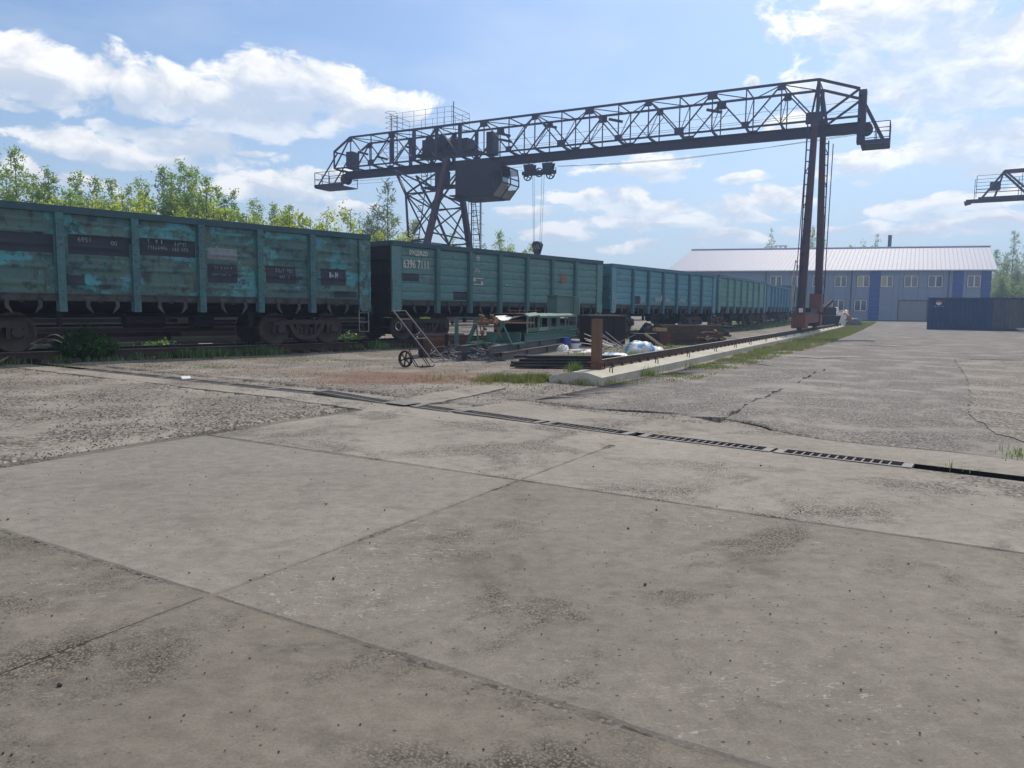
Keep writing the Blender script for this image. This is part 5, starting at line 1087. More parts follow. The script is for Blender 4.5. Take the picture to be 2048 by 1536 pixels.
# the green roller machine
mp = o0 + ml * .08 + mu * .9
gm_ = thing('roller_machine', 'green roller machine with slotted bays, rusty spindle and two A frame stands', 'machine', (mp.x, mp.y, .415), MA)
mb = MB(); mb.ibeam((1.45, 0, .13), (7.6, 0, .13), .16, .26, .018); mb.obj('base_beam', 'greenm', gm_); mb = MB(); mb.ibeam((1.2, 1.0, .13), (7.6, 1.0, .13), .16, .26, .018); mb.obj('base_beam', 'greenm', gm_)
bx_ = [1.6, 2.75, 3.85, 4.95, 6.0, 7.5]
for i, (a, b) in enumerate(zip(bx_, bx_[1:])):
    for xx in ((a, b) if i == 4 else (a,)): mb = MB(); mb.bar((xx - .12, -.07, .262), (xx - .02, -.07, .80), .035); mb.obj('bay_post', 'paleg', gm_)
    mb = MB(); mb.prism([(-.10, .72 + .02 * (i == 0)), (-.12, .78), (.02, .86), (.05, .82)], lambda u, v, w: (w, u, v + (.03 * (w - a) if i == 0 else 0)), a - .10, b - .13); mb.obj('cap_sheet', 'paleg', gm_)
    mb = MB(); mb.prism([(-.06, .30), (-.075, .42), (-.055, .42), (-.04, .30)], lambda u, v, w: (w, u, v), a + .02, b - .10); mb.obj('lower_strip', 'greenm' if i != 1 else 'paleg', gm_)
    k = 3 if i == 0 else 2
    for j in range(k):
        xx = a + (b - a) * (.22 + .3 * j); mb = MB(); r = .07; pts = [(r * cos(t), r * sin(t) + .12) for t in [pi * q / 8 for q in range(9)]] + [(r * cos(t), r * sin(t) - .12) for t in [pi + pi * q / 8 for q in range(9)]]
        ip = [(u * .5, v * .82) for u, v in pts]; n = len(pts); mb.add([(xx + u, .04, .57 + v) for u, v in pts] + [(xx + u, .04, .57 + v) for u, v in ip] + [(xx + u, .06, .57 + v) for u, v in pts] + [(xx + u, .06, .57 + v) for u, v in ip], [(q, (q + 1) % n, n + (q + 1) % n, n + q) for q in range(n)] + [(2 * n + q, 3 * n + q, 3 * n + (q + 1) % n, 2 * n + (q + 1) % n) for q in range(n)] + [(q, 2 * n + q, 2 * n + (q + 1) % n, (q + 1) % n) for q in range(n)]); mb.obj('slotted_plate', 'paleg', gm_)
        mb = MB(); mb.tube((xx, .08, .57), (xx, .95, .57), .08, 10); mb.obj('roller', 'dark', gm_)
mb = MB(); mb.bx((1.5, .97, .262), (7.5, 1.0, .82)); mb.obj('back_plate', 'dark', gm_)  # black colour paints in the shade inside the bays
mb = MB(); mb.bx((1.5, .0, .83), (7.45, 1.05, .85)); mb.obj('top_deck', 'rust', gm_)
mb = MB(); mb.bx((1.4, .45, .93), (4.6, .55, .95)); mb.bx((3.4, .46, .851), (3.46, .52, .929)); mb.bx((1.9, .46, .851), (1.96, .52, .929)); mb.obj('loose_bar', 'rust', gm_)
# cabinet at the far end
mb = MB(); mb.bx((5.0, -.0, .87), (7.3, .35, 1.46)); mb.obj('control_cabinet', 'greenm', gm_); mb = MB(); mb.bx((7.31, -.22, .80), (7.36, .4, 1.475)); mb.bx((4.9, -.06, 1.461), (7.3, .38, 1.475)); mb.obj('cabinet_flange', 'paleg', gm_)
# A frame stands and spindle at the near end
for ya, legs in ((.18, (.46, -.09)), (.985, (1.22, .9))):
    for yl in legs:
        mb = MB(); mb.bar((0, yl, .03), (0, ya, .57), .07 if yl > ya else .035, .10 if yl > ya else .04); mb.obj('stand_leg', 'greenm', gm_)
    mb = MB(); mb.bx((-.06, ya - .06, .54), (.06, ya + .06, .66)); mb.obj('bearing_block', 'greenm', gm_)
mb = MB()
for x in (0, 1.1): mb.bar((x, -.15, .0), (x, 1.28, .0), .10, .05)
for y in (-.1, 1.22): mb.bar((.055, y, .0), (1.04, y, .0), .08, .05)
mb.obj('foot_frame', 'greenm', gm_)
mb = MB(); mb.tube((0, -.75, .60), (0, 1.06, .60), .026, 12); mb.tube((0, .36, .60), (0, .80, .60), .048, 12); sp = mb.obj('spindle', 'bronze', gm_)
rnd = random.Random(5)
for cy in (.36, .82):
    mb = MB(); mb.lathe([(0, -.05), (.085, -.05), (.085, .05), (0, .05)], 12, (0, cy, .60))
    for k in range(6):
        a = 2 * pi * k / 6 + rnd.random(); p = Vector((0, cy, .60)); q = p + Vector((cos(a) * .15, rnd.uniform(-.14, .14), sin(a) * .2)); mb.bar(p, q, .045, .04); mb.tube(q + Vector((0, -.05, 0)), q + Vector((0, .05, 0)), .035, 8)
    mb.obj('clamp_cluster', 'bronze', gm_)
for y, s_ in ((.34, 1), (.70, -1), (.86, 1)): mb = MB(); mb.path([(-.02, y, .55), (-.05, y - .05 * s_, .36), (.0, y - .12 * s_, .2)], .02, 5); mb.tube((-.05, y - .10 * s_, .26), (-.02, y - .02 * s_, .30), .035, 8); mb.obj('hanging_lever', 'bronze', gm_)
mb = MB(); mb.bx((-.45, 1.36, -.1), (-.37, 1.45, .74)); mb.bx((-.42, .62, .72), (-.40, 1.355, .745)); mb.obj('side_post', 'greenm', gm_)
mb = MB(); mb.bx((1.0, -.02, .03), (1.06, 1.05, .30)); mb.obj('cross_plate', 'greenm', gm_)
mb = MB(); mb.tube((.3, .2, .64), (1.7, .12, .66), .025, 8); mb.obj('shaft', 'rust', gm_)
mb = MB(); k = 9; mb.add([(.55, .05 + .07 * i, .78 - .14 * (1 - ((i - 4) / 4) ** 2)) for i in range(k)] + [(1.6, .05 + .07 * i, .80 - .05 * (1 - ((i - 4) / 4) ** 2)) for i in range(k)], [(i, i + 1, k + i + 1, k + i) for i in range(k - 1)])
o = mb.obj('bent_sheet', 'white', loc=(mp.x + .0, mp.y + .0, .415), rz=MA); tag(o, 'white bent sheet sagging beside the spindle of the green machine', 'metal sheet')
# wire tangle
rnd = random.Random(11); wt = gp(985, 722); mb = MB()
for i in range(85):
    cx, cy = rnd.gauss(-.55, .42), rnd.gauss(.35, .2); r = rnd.uniform(.08, .34); a0 = rnd.random() * 6.28; tl = rnd.uniform(-1, 1); tl2 = rnd.uniform(-.6, .6); hz_ = max(.01, rnd.gauss(.10, .11)); pts = []
    for k in range(13):
        a = a0 + k * rnd.uniform(.3, .42); u, v = r * cos(a), r * sin(a); pts.append((cx + u, cy + v * .55, max(.008, hz_ + .45 * (u * tl + v * tl2) + (.1 if i % 9 == 0 else 0))))
    mb.path(pts, .008, 3)
for i in range(14):
    x = -1.1 + rnd.random() * 1.4; mb.path([(x, .2, .02), (x - .1, .15, .12), (x - .25, .1, .34 + .2 * rnd.random()), (x - .27, .1, .40)], .008, 4)
o = mb.obj('wire_scrap', 'wire', loc=(wt.x, wt.y, 0)); tag(o, 'tangled heap of grey steel wire offcuts in front of the green machine', 'wire heap')
# black pipes
pp = gp(1040, 737); pl = thing('pipe_pile', 'low pile of long black pipes beside the concrete beam end', 'pipe pile', (pp.x + .05, pp.y + .12, 0), radians(4))
rnd = random.Random(3)
for r_ in range(4):
    for c_ in range(5 - r_):
        x0 = rnd.uniform(-.28, .18); mb = MB(); y = .1 * c_ + .05 * r_; z = .05 + .072 * r_; mb.tube((x0, y, z), (2.25 + rnd.uniform(-.1, .2), y + rnd.uniform(-.05, .05), z + .01), .037, 9); mb.obj('pipe', 'blackpipe', pl)
mb = MB(); mb.bx((.5, -.1, 0), (.6, .7, .008)); mb.obj('lath', 'dark', pl)
# buckets, sack, sheets, tarps
def bucket(px, py, label, mats, r=.15, h=.3):
    p = at(px, py, 0); t = thing('plastic_bucket', label, 'bucket', (p.x, p.y, 0)); t['group'] = 'blue plastic buckets'
    mb = MB(); f = MB(); n = 20
    for zz0, zz1, rr, dst in ((.0, h * .55, r * .9, 0), (h * .55, h * .82, r * .96, 1), (h * .82, h, r, 2)):
        mb = MB(); mb.tube((0, 0, zz0), (0, 0, zz1), rr, n, rr + .008); mb.obj(('tub', 'band', 'rim')[dst], mats[dst], t)
    return t
o1 = bucket(1131, 699, 'blue plastic bucket, the left one of the pair by the white sack', ('bluepl', 'bluepl', 'bluepl')); o2 = bucket(1150, 702, 'blue and white banded plastic bucket standing beside the plain blue one', ('white', 'bluepl', 'white'))
o1.location.z = .12; o2.location.z = .10
def blob(name, mats, loc, size, seed, amp=.35, rz=0, flat=0.0):
    bm = bmesh.new(); bmesh.ops.create_icosphere(bm, subdivisions=4, radius=1)
    for v in bm.verts:
        p = v.co.copy(); k = 1 + amp * nz(p.x * 1.4, p.y * 1.4 + seed, p.z * 1.4) + amp * .45 * nz(p.x * 4, p.y * 4, p.z * 4 + seed) + amp * .25 * abs(nz(p.x * 9, p.y * 2, p.z * 9 + seed))
        v.co = Vector((p.x * size[0], p.y * size[1], max(0, p.z + flat) * size[2])) * k
    me = bpy.data.meshes.new(name); bm.to_mesh(me); bm.free()
    mats = mats if isinstance(mats, list) else [mats]
    for m_ in mats: me.materials.append(MT[m_])
    if len(mats) > 1:
        for f in me.polygons: f.material_index = 1 if nz(f.center.x / size[0] * 2.2, f.center.y / size[1] * 2.2, seed + 4) + .35 * nz(f.center.x * 9, f.center.y, seed) > .12 else 0
    me.polygons.foreach_set('use_smooth', [True] * len(me.polygons))
    return inst(name, me, None, loc, rz)
p = at(1127, 710, 0); tag(blob('white_sack', 'white', (p.x, p.y + .2, .1), (.17, .2, .22), 3), 'crumpled white sack lying on the black pipes by the buckets', 'sack')
p = at(1165, 712, 0); tag(blob('white_sheeting', 'white', (p.x, p.y, .12), (.5, .35, .09), 5, .5), 'flat white plastic sheeting between the sack and the rusty post', 'plastic sheet')
p = at(1279, 713, 0); tag(blob('tarpaulin', ['white', 'tarpblue'], (p.x, p.y, .0), (.5, .45, .50), 8, .22), 'blue and white tarpaulin heaped up behind the crane rail', 'tarpaulin')
p = at(1228, 722, 0); tag(blob('tarpaulin_edge', ['white', 'tarpblue'], (p.x + .1, p.y + .4, .0), (.55, .5, .20), 12, .5), 'flattened blue and white tarpaulin half hidden in weeds right of the post', 'tarpaulin')
p = at(1310, 708, 0); tag(blob('green_sack', 'white', (p.x, p.y + .3, .0), (.4, .3, .22), 15, .4), 'low pale bundle trailing off to the right of the tarpaulin heap', 'bundle')
# dark sheet steel tank
p = at(1196, 706, 0); tk = thing('steel_tank', 'tall dark sheet steel tank standing left of the timber stack', 'tank', (p.x + .15, p.y + 4.2, 0), radians(14))
mb = MB(); mb.bx((0, 0, .08), (1.45, 1.2, 1.16)); mb.obj('shell', 'dark', tk); mb = MB(); mb.bx((-.03, -.03, 1.161), (1.5, 1.23, 1.21)); mb.obj('rim', 'grey', tk)
for x in (.42, .98): mb = MB(); mb.bx((x, -.025, .08), (x + .03, -.001, 1.15)); mb.obj('seam_rib', 'dark', tk)
for x in (.05, 1.3): mb = MB(); mb.bx((x, .05, 0), (x + .1, 1.1, .079)); mb.obj('skid', 'dark', tk)
rp_ = at(1235, 704, 0); rd = thing('rod_pile', 'jumble of thin pale steel rods leaning in front of the tank', 'rod pile', (rp_.x, rp_.y + 1.6, 0), 0); rnd = random.Random(9)
for i in range(22):
    a = rnd.uniform(2.2, 3.0) if i % 4 else rnd.uniform(.2, 3); L = rnd.uniform(.7, 1.5); x, y = rnd.uniform(-.3, .7), rnd.uniform(-.3, .3); mb = MB(); h0 = rnd.uniform(.02, .1); mb.tube((x, y, h0), (x + cos(a) * L, y + .2 * sin(a), h0 + rnd.uniform(.1, .62)), .014, 5); mb.obj('rod', 'galv', rd)
# timber stack of old sleepers
p = at(1318, 690, 0); ts_p = Vector((p.x + .2, p.y + .6, 0)); TSA = radians(14)
slp = MB(); slp.box((1.37, 0, 0), (2.75, .23, .155)); slp = slp.mesh('old_sleeper', 'sleeper'); rnd = random.Random(21); cnt = 0
TL = ['course on the ground', 'second course', 'third course', 'fourth course', 'top course']
for r_ in range(5):
    for c_ in range(4):
        if r_ == 4 and c_ == 3: continue
        u = rnd.uniform(-.15, .25); y = c_ * .27 + rnd.uniform(-.02, .02) - .02 * r_
        q = ts_p + Vector((cos(TSA) * u - sin(TSA) * y, sin(TSA) * u + cos(TSA) * y, .082 + .162 * r_))
        o = inst('old_sleeper', slp, None, q, TSA + rnd.uniform(-.02, .02)); tag(o, 'dark old timber sleeper in the %s of the stack, %s row' % (TL[r_], ('front', 'second', 'third', 'rear')[c_]), 'timber sleeper', 'old sleepers stacked beside the track')
p = at(1322, 694, 0); bx2 = thing('scrap_crate', 'low dark steel crate with one rusty corrugated panel at the timber stack', 'crate', (p.x - 1.0, p.y + .1, 0), radians(6))
mb = MB(); mb.bx((0, 0, .02), (.94, .8, .5)); mb.obj('crate_body', 'dark', bx2); mb = MB()
for i in range(5): mb.bx((.945, -.03, .03 + i * .105), (1.42, .0, .03 + i * .105 + .085))
mb.obj('corrugated_panel', 'rust', bx2); mb = MB(); mb.bx((1.43, -.05, 0), (1.48, .0, .6)); mb.bx((.945, -.035, .56), (1.425, .03, .575)); mb.obj('panel_frame', 'rust', bx2)
p = at(1305, 672, .55); mb = MB(); mb.bar((0, 0, 0), (.9, .1, .62), .05, .07); o = mb.obj('leaning_plank', 'timber', loc=(p.x + .6, p.y - .2, .0), rz=radians(150)); tag(o, 'weathered plank leaning on the left end of the timber stack', 'plank')
p = at(1320, 660, .6); mb = MB(); mb.box((0, 0, 0), (.5, .3, .14)); o = mb.obj('sawn_block', 'timber', loc=(p.x, p.y, .72), rz=.3); o.location = ts_p + Vector((-.12, -.25, .62)); tag(o, 'light sawn timber block on the left end of the sleeper stack', 'timber block')
jr = random.Random(4); p = at(1272, 676, 0); jk = tag(blob('scrap_heap', 'dark', (p.x + .9, p.y + .6, 0), (.6, .5, .65), 31, .6), 'dark scrap heap between the tank and the timber stack', 'scrap heap')
for i, (px, py, lb) in enumerate(((1440, 650, 'rusty axle scrap piled past the right end of the timber stack'), (1420, 672, 'dark bundle of rusty pipe ends before the timber stack'))):
    p = at(px, py + 24, 0); t = thing('scrap_bundle', lb, 'scrap', (p.x, p.y + .5, 0), .4)
    for k in range(12): mb = MB(); a, b = jr.uniform(-.5, .5), jr.uniform(.03, .6 + .3 * (i == 0)); mb.tube((a, jr.uniform(-.3, .3), b), (a + jr.uniform(.2, .7), jr.uniform(-.3, .3), b + jr.uniform(-.1, .1)), .06, 8); mb.obj('pipe_end', 'rust' if k % 3 else 'dark', t)
# bags and junk by the building
for px, py, sz, mats, sd, lb, nm, ct_ in ((1662, 643, (1.5, 1.0, 1.25), 'white', 41, 'big white bulk bag by the crane rail near the building', 'bulk_bag', 'bag'), (1676, 641, (1.3, .9, 1.7), ['bronze', 'white'], 44, 'brown and white rubbish heap right of the white bulk bag', 'rubbish_heap', 'rubbish'), (1692, 642, (1.5, .8, .8), 'grey', 47, 'grey rubbish bags at the right end of the rubbish heap', 'rubbish_bags', 'bags')):
    p = at(px, py + 8, .0); q = atY(px, py, 70); tag(blob(nm, mats, (q.x, q.y, gz(q.x, q.y)), sz, sd, .4), lb, ct_)
q = atY(1652, 645, 64); t = thing('scrap_skip', 'dark scrap skip behind the leg of the crane', 'skip', (q.x, q.y, gz(q.x, q.y)), .5); mb = MB(); mb.prism([(-.9, 0), (.7, 0), (1.1, 1.0), (-1.1, 1.0)], lambda u, v, w: (u, w, v), -.6, .6); mb.obj('skip_body', 'dark', t); mb = MB(); mb.bx((-.7, -.5, 1.01), (.6, .4, 1.7)); mb.bar((-.4, 0, 1.6), (.9, .2, 2.3), .2); mb.obj('scrap_fill', 'dark', t)
# beams and pipes stacked beyond the track, seen under the nearest wagon
rnd = random.Random(17); bl = [('rail', 0), ('grey', 1), ('rust', 2)]
bk = at(150, 680, .0); wt1 = (Vector(WG[0][1] + (0,)) - Vector(WG[0][0] + (0,))).normalized(); wn1 = Vector((-wt1.y, wt1.x, 0))
base = Vector(WG[0][0] + (0,)) + wn1 * 5.0
for j, (u0, ln, lb) in enumerate(((1.0, 8.5, 'stack of long rusty steel sections beyond the track, seen under the nearest wagon'), (8.6, 8.0, 'second stack of dark steel sections beyond the track behind the bogie'))):
    q = base + wt1 * u0; t = thing('steel_stack', lb, 'steel stack', (q.x, q.y, 0), heading((0, 0), wt1) + radians(2 - 3 * j))
    for r_ in range(7):
        for c_ in range(4): mb = MB(); y = c_ * .3 + .05 * r_; z = .16 + r_ * .15; mb.ibeam((rnd.uniform(-.4, .3), y + rnd.uniform(-.1, .1), z), (ln + rnd.uniform(-.5, .5), y + rnd.uniform(-.1, .1), z), .14, .13, .02); mb.obj('steel_section', ('galv', 'grey', 'rail', 'handle')[(r_ * 3 + c_ * 2 + j) % 4], t)
    for k in range(3): mb = MB(); mb.bx((1 + k * ln * .4, -.2, 0), (1.15 + k * ln * .4, 1.3, .09)); mb.obj('bearer', 'sleeper', t)
p = at(386, 684, .2); mb = MB(); mb.box((0, 0, 0), (.45, .2, .05)); o = mb.obj('paper_scrap', 'white', loc=(p.x + .3, p.y + .3, .12), rz=.7); tag(o, 'scrap of white board lying between the rails under the nearest wagon', 'board')
p = at(372, 757, .03); mb = MB(); mb.box((0, 0, 0), (.16, .1, .03), Matrix.Rotation(.4, 3, 'X')); o = mb.obj('crumpled_paper', 'white', loc=(p.x, p.y, .04), rz=.7); tag(o, 'crumpled white paper scrap on the left stretch of the drain', 'paper')
# pale cables by the front wheel of the nearest wagon
p = at(60, 715, .1); mb = MB()
pts = [at(40, 697, .15), at(62, 688, .45), at(88, 676, .55), at(108, 669, .7), at(124, 675, .62), at(134, 685, .4), at(146, 700, .1)]
def smooth(pts, k=5):
    out = []
    for i in range(len(pts) - 1):
        p0, p1, p2, p3 = pts[max(0, i - 1)], pts[i], pts[i + 1], pts[min(len(pts) - 1, i + 2)]
        for j in range(k):
            t = j / k; out.append(.5 * ((2 * p1) + (p2 - p0) * t + (2 * p0 - 5 * p1 + 4 * p2 - p3) * t * t + (3 * p1 - p0 - 3 * p2 + p3) * t ** 3))
    return out + [pts[-1]]
mb.path(smooth(pts), .016, 6); mb.path(smooth([q + Vector((.05, -.1, -.12)) * (1 if 0 < i < 5 else .5) for i, q in enumerate(pts[:5])]), .013, 6); mb.path(smooth([at(-10, 728, .05), at(5, 720, .12), at(20, 712, .15)]), .02, 6)
o = mb.obj('loose_cable', 'cable'); tag(o, 'pale loose cables looping over the weeds by the leftmost wagon wheel', 'cable')
# ---------------------------------------------------------------- trees
def tree_meshes(kind, seed, H):
    rnd = random.Random(seed); tr = MB(); spires = []; lf = []
    if kind == 'poplar':
        spires = [(0, 0, .12, H, .75)]
        for i in range(6): a = rnd.random() * 6.28; r = rnd.uniform(.5, 1.5); spires.append((r * cos(a), r * sin(a), .15, H * rnd.uniform(.55, .86), rnd.uniform(.4, .6)))
        n, ls = 17000, .225
    elif kind == 'bush':
        for i in range(9): a = rnd.random() * 6.28; r = rnd.uniform(.1, 1.7); spires.append((r * cos(a), r * sin(a), .05, H * rnd.uniform(.6, 1), rnd.uniform(.6, .95)))
        n, ls = 13000, .23
    elif kind == 'willow':
        spires = [(0, 0, .15, H, .8)]
        for i in range(9): a = rnd.random() * 6.28; r = rnd.uniform(.8, 2.4); spires.append((r * cos(a), r * sin(a), .2, H * rnd.uniform(.45, .85), rnd.uniform(.6, .9)))
        n, ls = 9000, .30
    else:
        spires = [(0, 0, .25, H, .5)]
        for i in range(5): a = rnd.random() * 6.28; r = rnd.uniform(.4, 1.1); spires.append((r * cos(a), r * sin(a), .35, H * rnd.uniform(.6, .9), rnd.uniform(.4, .6)))
        n, ls = 3000, .28
    tr.tube((0, 0, -.1), (0, 0, H * .5), .16, 8, .08); tr.tube((0, 0, H * .5), (0, 0, H * .9), .06, 6, .01)
    clumps = []
    for (x, y, z0, h, rad) in spires:
        tr.path([(0, 0, H * .12), (x * .5, y * .5, h * .35), (x, y, h * .6), (x * 1.05, y * 1.05, h * .97)], [.07, .05, .03, .01], 5)
        m = int(h * 3.2)
        for j in range(m):
            f = j / m; z = h * (z0 + (1 - z0) * f); wdt = rad * 2.0 * (1 - f) ** .7 + .10 if kind == 'poplar' else rad * (1 - f) ** .55 * (1.25 if f < .5 else 1) + .15
            for _ in range((3 if f < .8 else 2) if kind == 'poplar' else 2 if f < .75 else 1):
                a = rnd.random() * 6.28; rr = wdt * rnd.uniform(.3, 1.15); c = Vector((x + rr * cos(a), y + rr * sin(a), z)); clumps.append((c, rnd.uniform(.2, .5) * (1.15 - .55 * f)))
                if rnd.random() < .5: tr.path([(x * .95, y * .95, z - .3), tuple(c)], [.02, .006], 4)
    vs, fs = [], []
    for i in range(n):
        c, r = clumps[rnd.randrange(len(clumps))]
        p = c + Vector((rnd.gauss(0, r * .62), rnd.gauss(0, r * .62), rnd.gauss(0, r * .55)))
        if kind == 'willow': dirv = Vector((rnd.gauss(0, .5), rnd.gauss(0, .5), rnd.uniform(-.3, 1.1))).normalized(); l, w = ls * rnd.uniform(1, 1.7), ls * .22
        else: dirv = Vector((rnd.gauss(0, 1), rnd.gauss(0, 1), rnd.gauss(.3, .8))).normalized(); l, w = ls * rnd.uniform(.5, .95), ls * rnd.uniform(.3, .55)
        sd = dirv.cross(Vector((rnd.gauss(0, 1), rnd.gauss(0, 1), rnd.gauss(0, 1)))).normalized()
        o = len(vs); vs += [p, p + dirv * l * .5 + sd * w * .5, p + dirv * l, p + dirv * l * .5 - sd * w * .5]; fs.append((o, o + 1, o + 2, o + 3))
    cm = bpy.data.meshes.new('crown'); cm.from_pydata(vs, [], fs); cm.materials.append(MT['leaf_a'])
    return tr.mesh('trunk', 'bark'), cm
TM = {}
def tree(px, py, Y, kind, leaf, label, grp, base=0., wid=1., cat='tree'):
    top = atY(px, py, Y); z0 = gz(top.x, top.y) + base; H = top.z - z0
    var = tree.n % 4; tree.n += 1; key = (kind, var)
    if key not in TM: TM[key] = tree_meshes(kind, var * 13 + len(kind), 10.0 if kind != 'bush' else 6.0)
    tm, cm = TM[key]; s = H / (10.0 if kind != 'bush' else 6.0); w = s ** .6 * wid
    t = thing('bush' if kind == 'bush' else {'poplar': 'poplar_tree', 'willow': 'willow_tree', 'birch': 'birch_tree'}[kind], label, cat, (top.x, top.y, z0), tree.n * 2.4, grp); t.scale = (w, w, s)
    inst('trunk', tm, t); inst('crown', cm, t, mat=leaf)
tree.n = 0
G1 = 'young trees growing behind the wagons'
PL = [(-30, 330, 46, 'leftmost tall poplar cut by the left picture edge'), (28, 292, 47, 'tall poplar with a leaning tip near the left picture edge'), (62, 345, 50, 'short poplar right of the leaning one'), (96, 334, 49, 'poplar with a narrow tip above the first wagon post'), (152, 342, 50, 'broad poplar above the second wagon bay'), (191, 352, 51, 'twin tipped poplar beside the broad one'), (222, 356, 53, 'thin poplar before the gap of cloud'), (255, 370, 50, 'rounded low poplar behind the third wagon bay'), (283, 355, 52, 'poplar in the middle of the row, left of the tallest group'), (325, 330, 50, 'left one of the tallest poplar group'), (342, 343, 54, 'poplar tucked between the two tallest ones'), (367, 320, 50, 'tallest slim poplar of the row'), (383, 333, 53, 'poplar directly right of the tallest'), (412, 350, 51, 'slim poplar standing a little apart right of the tallest group'), (433, 370, 52, 'low poplar beside the slim one'), (462, 379, 52, 'poplar above the fourth wagon post'), (512, 398, 53, 'small poplar where the row steps down'), (548, 405, 54, 'bushy small poplar before the last wagon bay'), (578, 409, 55, 'poplar by the last post of the nearest wagon')]
for i, (px, py, Y, lb) in enumerate(PL): tree(px, py, Y, 'poplar', 'leaf_a' if i % 3 else 'leaf_d', lb, G1, wid=.95)
for i, (px, py, Y, lb) in enumerate([(-5, 365, 42, 'yellow green bush in the far left corner behind the wagon'), (80, 378, 43, 'yellow green bush under the narrow tipped poplar'), (205, 388, 43, 'bright bush behind the second wagon post'), (300, 392, 44, 'bright yellow bush below the tallest poplars'), (395, 400, 45, 'yellow bush right of the tallest poplars'), (480, 405, 46, 'light bush behind the fifth wagon bay'), (610, 425, 46, 'bright bush left of the cone shaped one'), (655, 413, 46, 'bright cone shaped bush at the end of the row'), (684, 445, 48, 'low bright bush at the corner of the nearest wagon'), (735, 452, 50, 'low bush in the gap between the first two wagons'), (770, 458, 48, 'bright bush at the foot of the willow')]): tree(px, py, Y, 'bush', 'leaf_c' if i not in (0,) else 'leaf_a', lb, G1, wid=1.0, cat='bush')
for i, (px, py, Y, lb) in enumerate([(15, 338, 49, 'leafy bush filling the gap right of the leftmost poplar'), (125, 362, 51, 'light bush between the narrow tipped and the broad poplar'), (172, 368, 46, 'light green bush below the broad poplar'), (238, 384, 47, 'low light bush in the gap of cloud'), (350, 372, 49, 'tall bush under the two tallest poplars'), (425, 388, 48, 'light bush under the slim poplar'), (440, 402, 45, 'low yellow bush at the third wagon post'), (520, 412, 47, 'yellow bush where the row steps down'), (560, 420, 47, 'low yellow bush under the bushy small poplar'), (590, 418, 52, 'light bush behind the last post of the nearest wagon'), (632, 428, 50, 'light bush between the bright one and the cone shaped one')]): tree(px, py, Y, 'bush', 'leaf_c' if i % 2 else 'leaf_a', lb, G1, wid=1.05, cat='bush')
tree(775, 363, 60, 'willow', 'leaf_b', 'tall grey green willow standing behind the crane leg', G1, wid=1.25); tree(742, 428, 58, 'willow', 'leaf_b', 'smaller willow left of the tall grey green one', G1); tree(828, 440, 61, 'willow', 'leaf_b', 'smaller willow right of the tall one, between the crane struts', G1)
tree(905, 462, 62, 'birch', 'leaf_d', 'thin young tree seen between the two thick crane columns', G1); tree(1000, 460, 60, 'poplar', 'leaf_a', 'round young tree right of the caged crane ladder', G1, wid=.9); tree(1048, 485, 62, 'bush', 'leaf_a', 'small leafy bush left of the hook block', G1, wid=.8, cat='bush'); tree(970, 485, 66, 'birch', 'leaf_d', 'small thin tree beside the caged ladder', G1)
G2 = 'trees behind the office building'
for px, py, Y, k, lf, lb, w in ((1544, 455, 125, 'birch', 'leaf_d', 'slender birch showing above the left part of the pale roof', .8), (1627, 452, 125, 'poplar', 'leaf_d', 'dark tree top seen between the two crane columns', .7), (1650, 478, 128, 'birch', 'leaf_d', 'low tree top right of the crane columns above the roof', .8), (1710, 472, 125, 'bush', 'leaf_d', 'round tree top above the middle of the roof', .6), (1755, 466, 126, 'birch', 'leaf_d', 'feathery tree top beside the chimney pipe', 1.0),
    (1994, 498, 118, 'poplar', 'leaf_d', 'dark tree at the right gable of the building', 1.0), (2030, 463, 112, 'willow', 'leaf_b', 'tall birch like tree at the right picture edge', 1.1), (2010, 520, 105, 'willow', 'leaf_b', 'grey green tree in front of the tall one at the right edge', 1.1), (2060, 490, 108, 'willow', 'leaf_b', 'tree cut off by the right picture edge', 1.2), (2003, 548, 100, 'bush', 'leaf_d', 'low bush right of the building above the container', 1.1), (2040, 560, 98, 'bush', 'leaf_d', 'bush above the faded end of the container', 1.2)):
    tree(px, py, Y, k, lf, lb, G2, wid=w, cat='bush' if k == 'bush' else 'tree')
# ---------------------------------------------------------------- grass, weeds, grit
def blades(name, pts, mats, hmin, hmax, w=.009, seed=1, lean=.5, **kw):
    rnd = random.Random(seed); vs, fs, mi = [], [], []
    for (x, y, z, k) in pts:
        h = rnd.uniform(hmin, hmax) * k; a = rnd.random() * 6.28; l = lean * h * rnd.random(); c, s = cos(a), sin(a); b = a + 1.57 + rnd.uniform(-.5, .5); ww = w * rnd.uniform(.7, 1.5) * (1 + .02 * y)
        o = len(vs); dx, dy = ww * cos(b), ww * sin(b)
        vs += [(x - dx, y - dy, z), (x + dx, y + dy, z), (x + c * l * .35 + dx * .7, y + s * l * .35 + dy * .7, z + h * .6), (x + c * l * .35 - dx * .7, y + s * l * .35 - dy * .7, z + h * .6), (x + c * l, y + s * l, z + h)]
        fs += [(o, o + 1, o + 2, o + 3), (o + 3, o + 2, o + 4)]; m = 1 if (len(mats) > 1 and rnd.random() < .32) else 0; mi += [m, m]
    me = bpy.data.meshes.new(name); me.from_pydata(vs, [], fs)
    for m in mats: me.materials.append(MT[m])
    me.polygons.foreach_set('material_index', mi); return inst(name, me, kind='stuff', **kw)
rnd = random.Random(33); pts = []
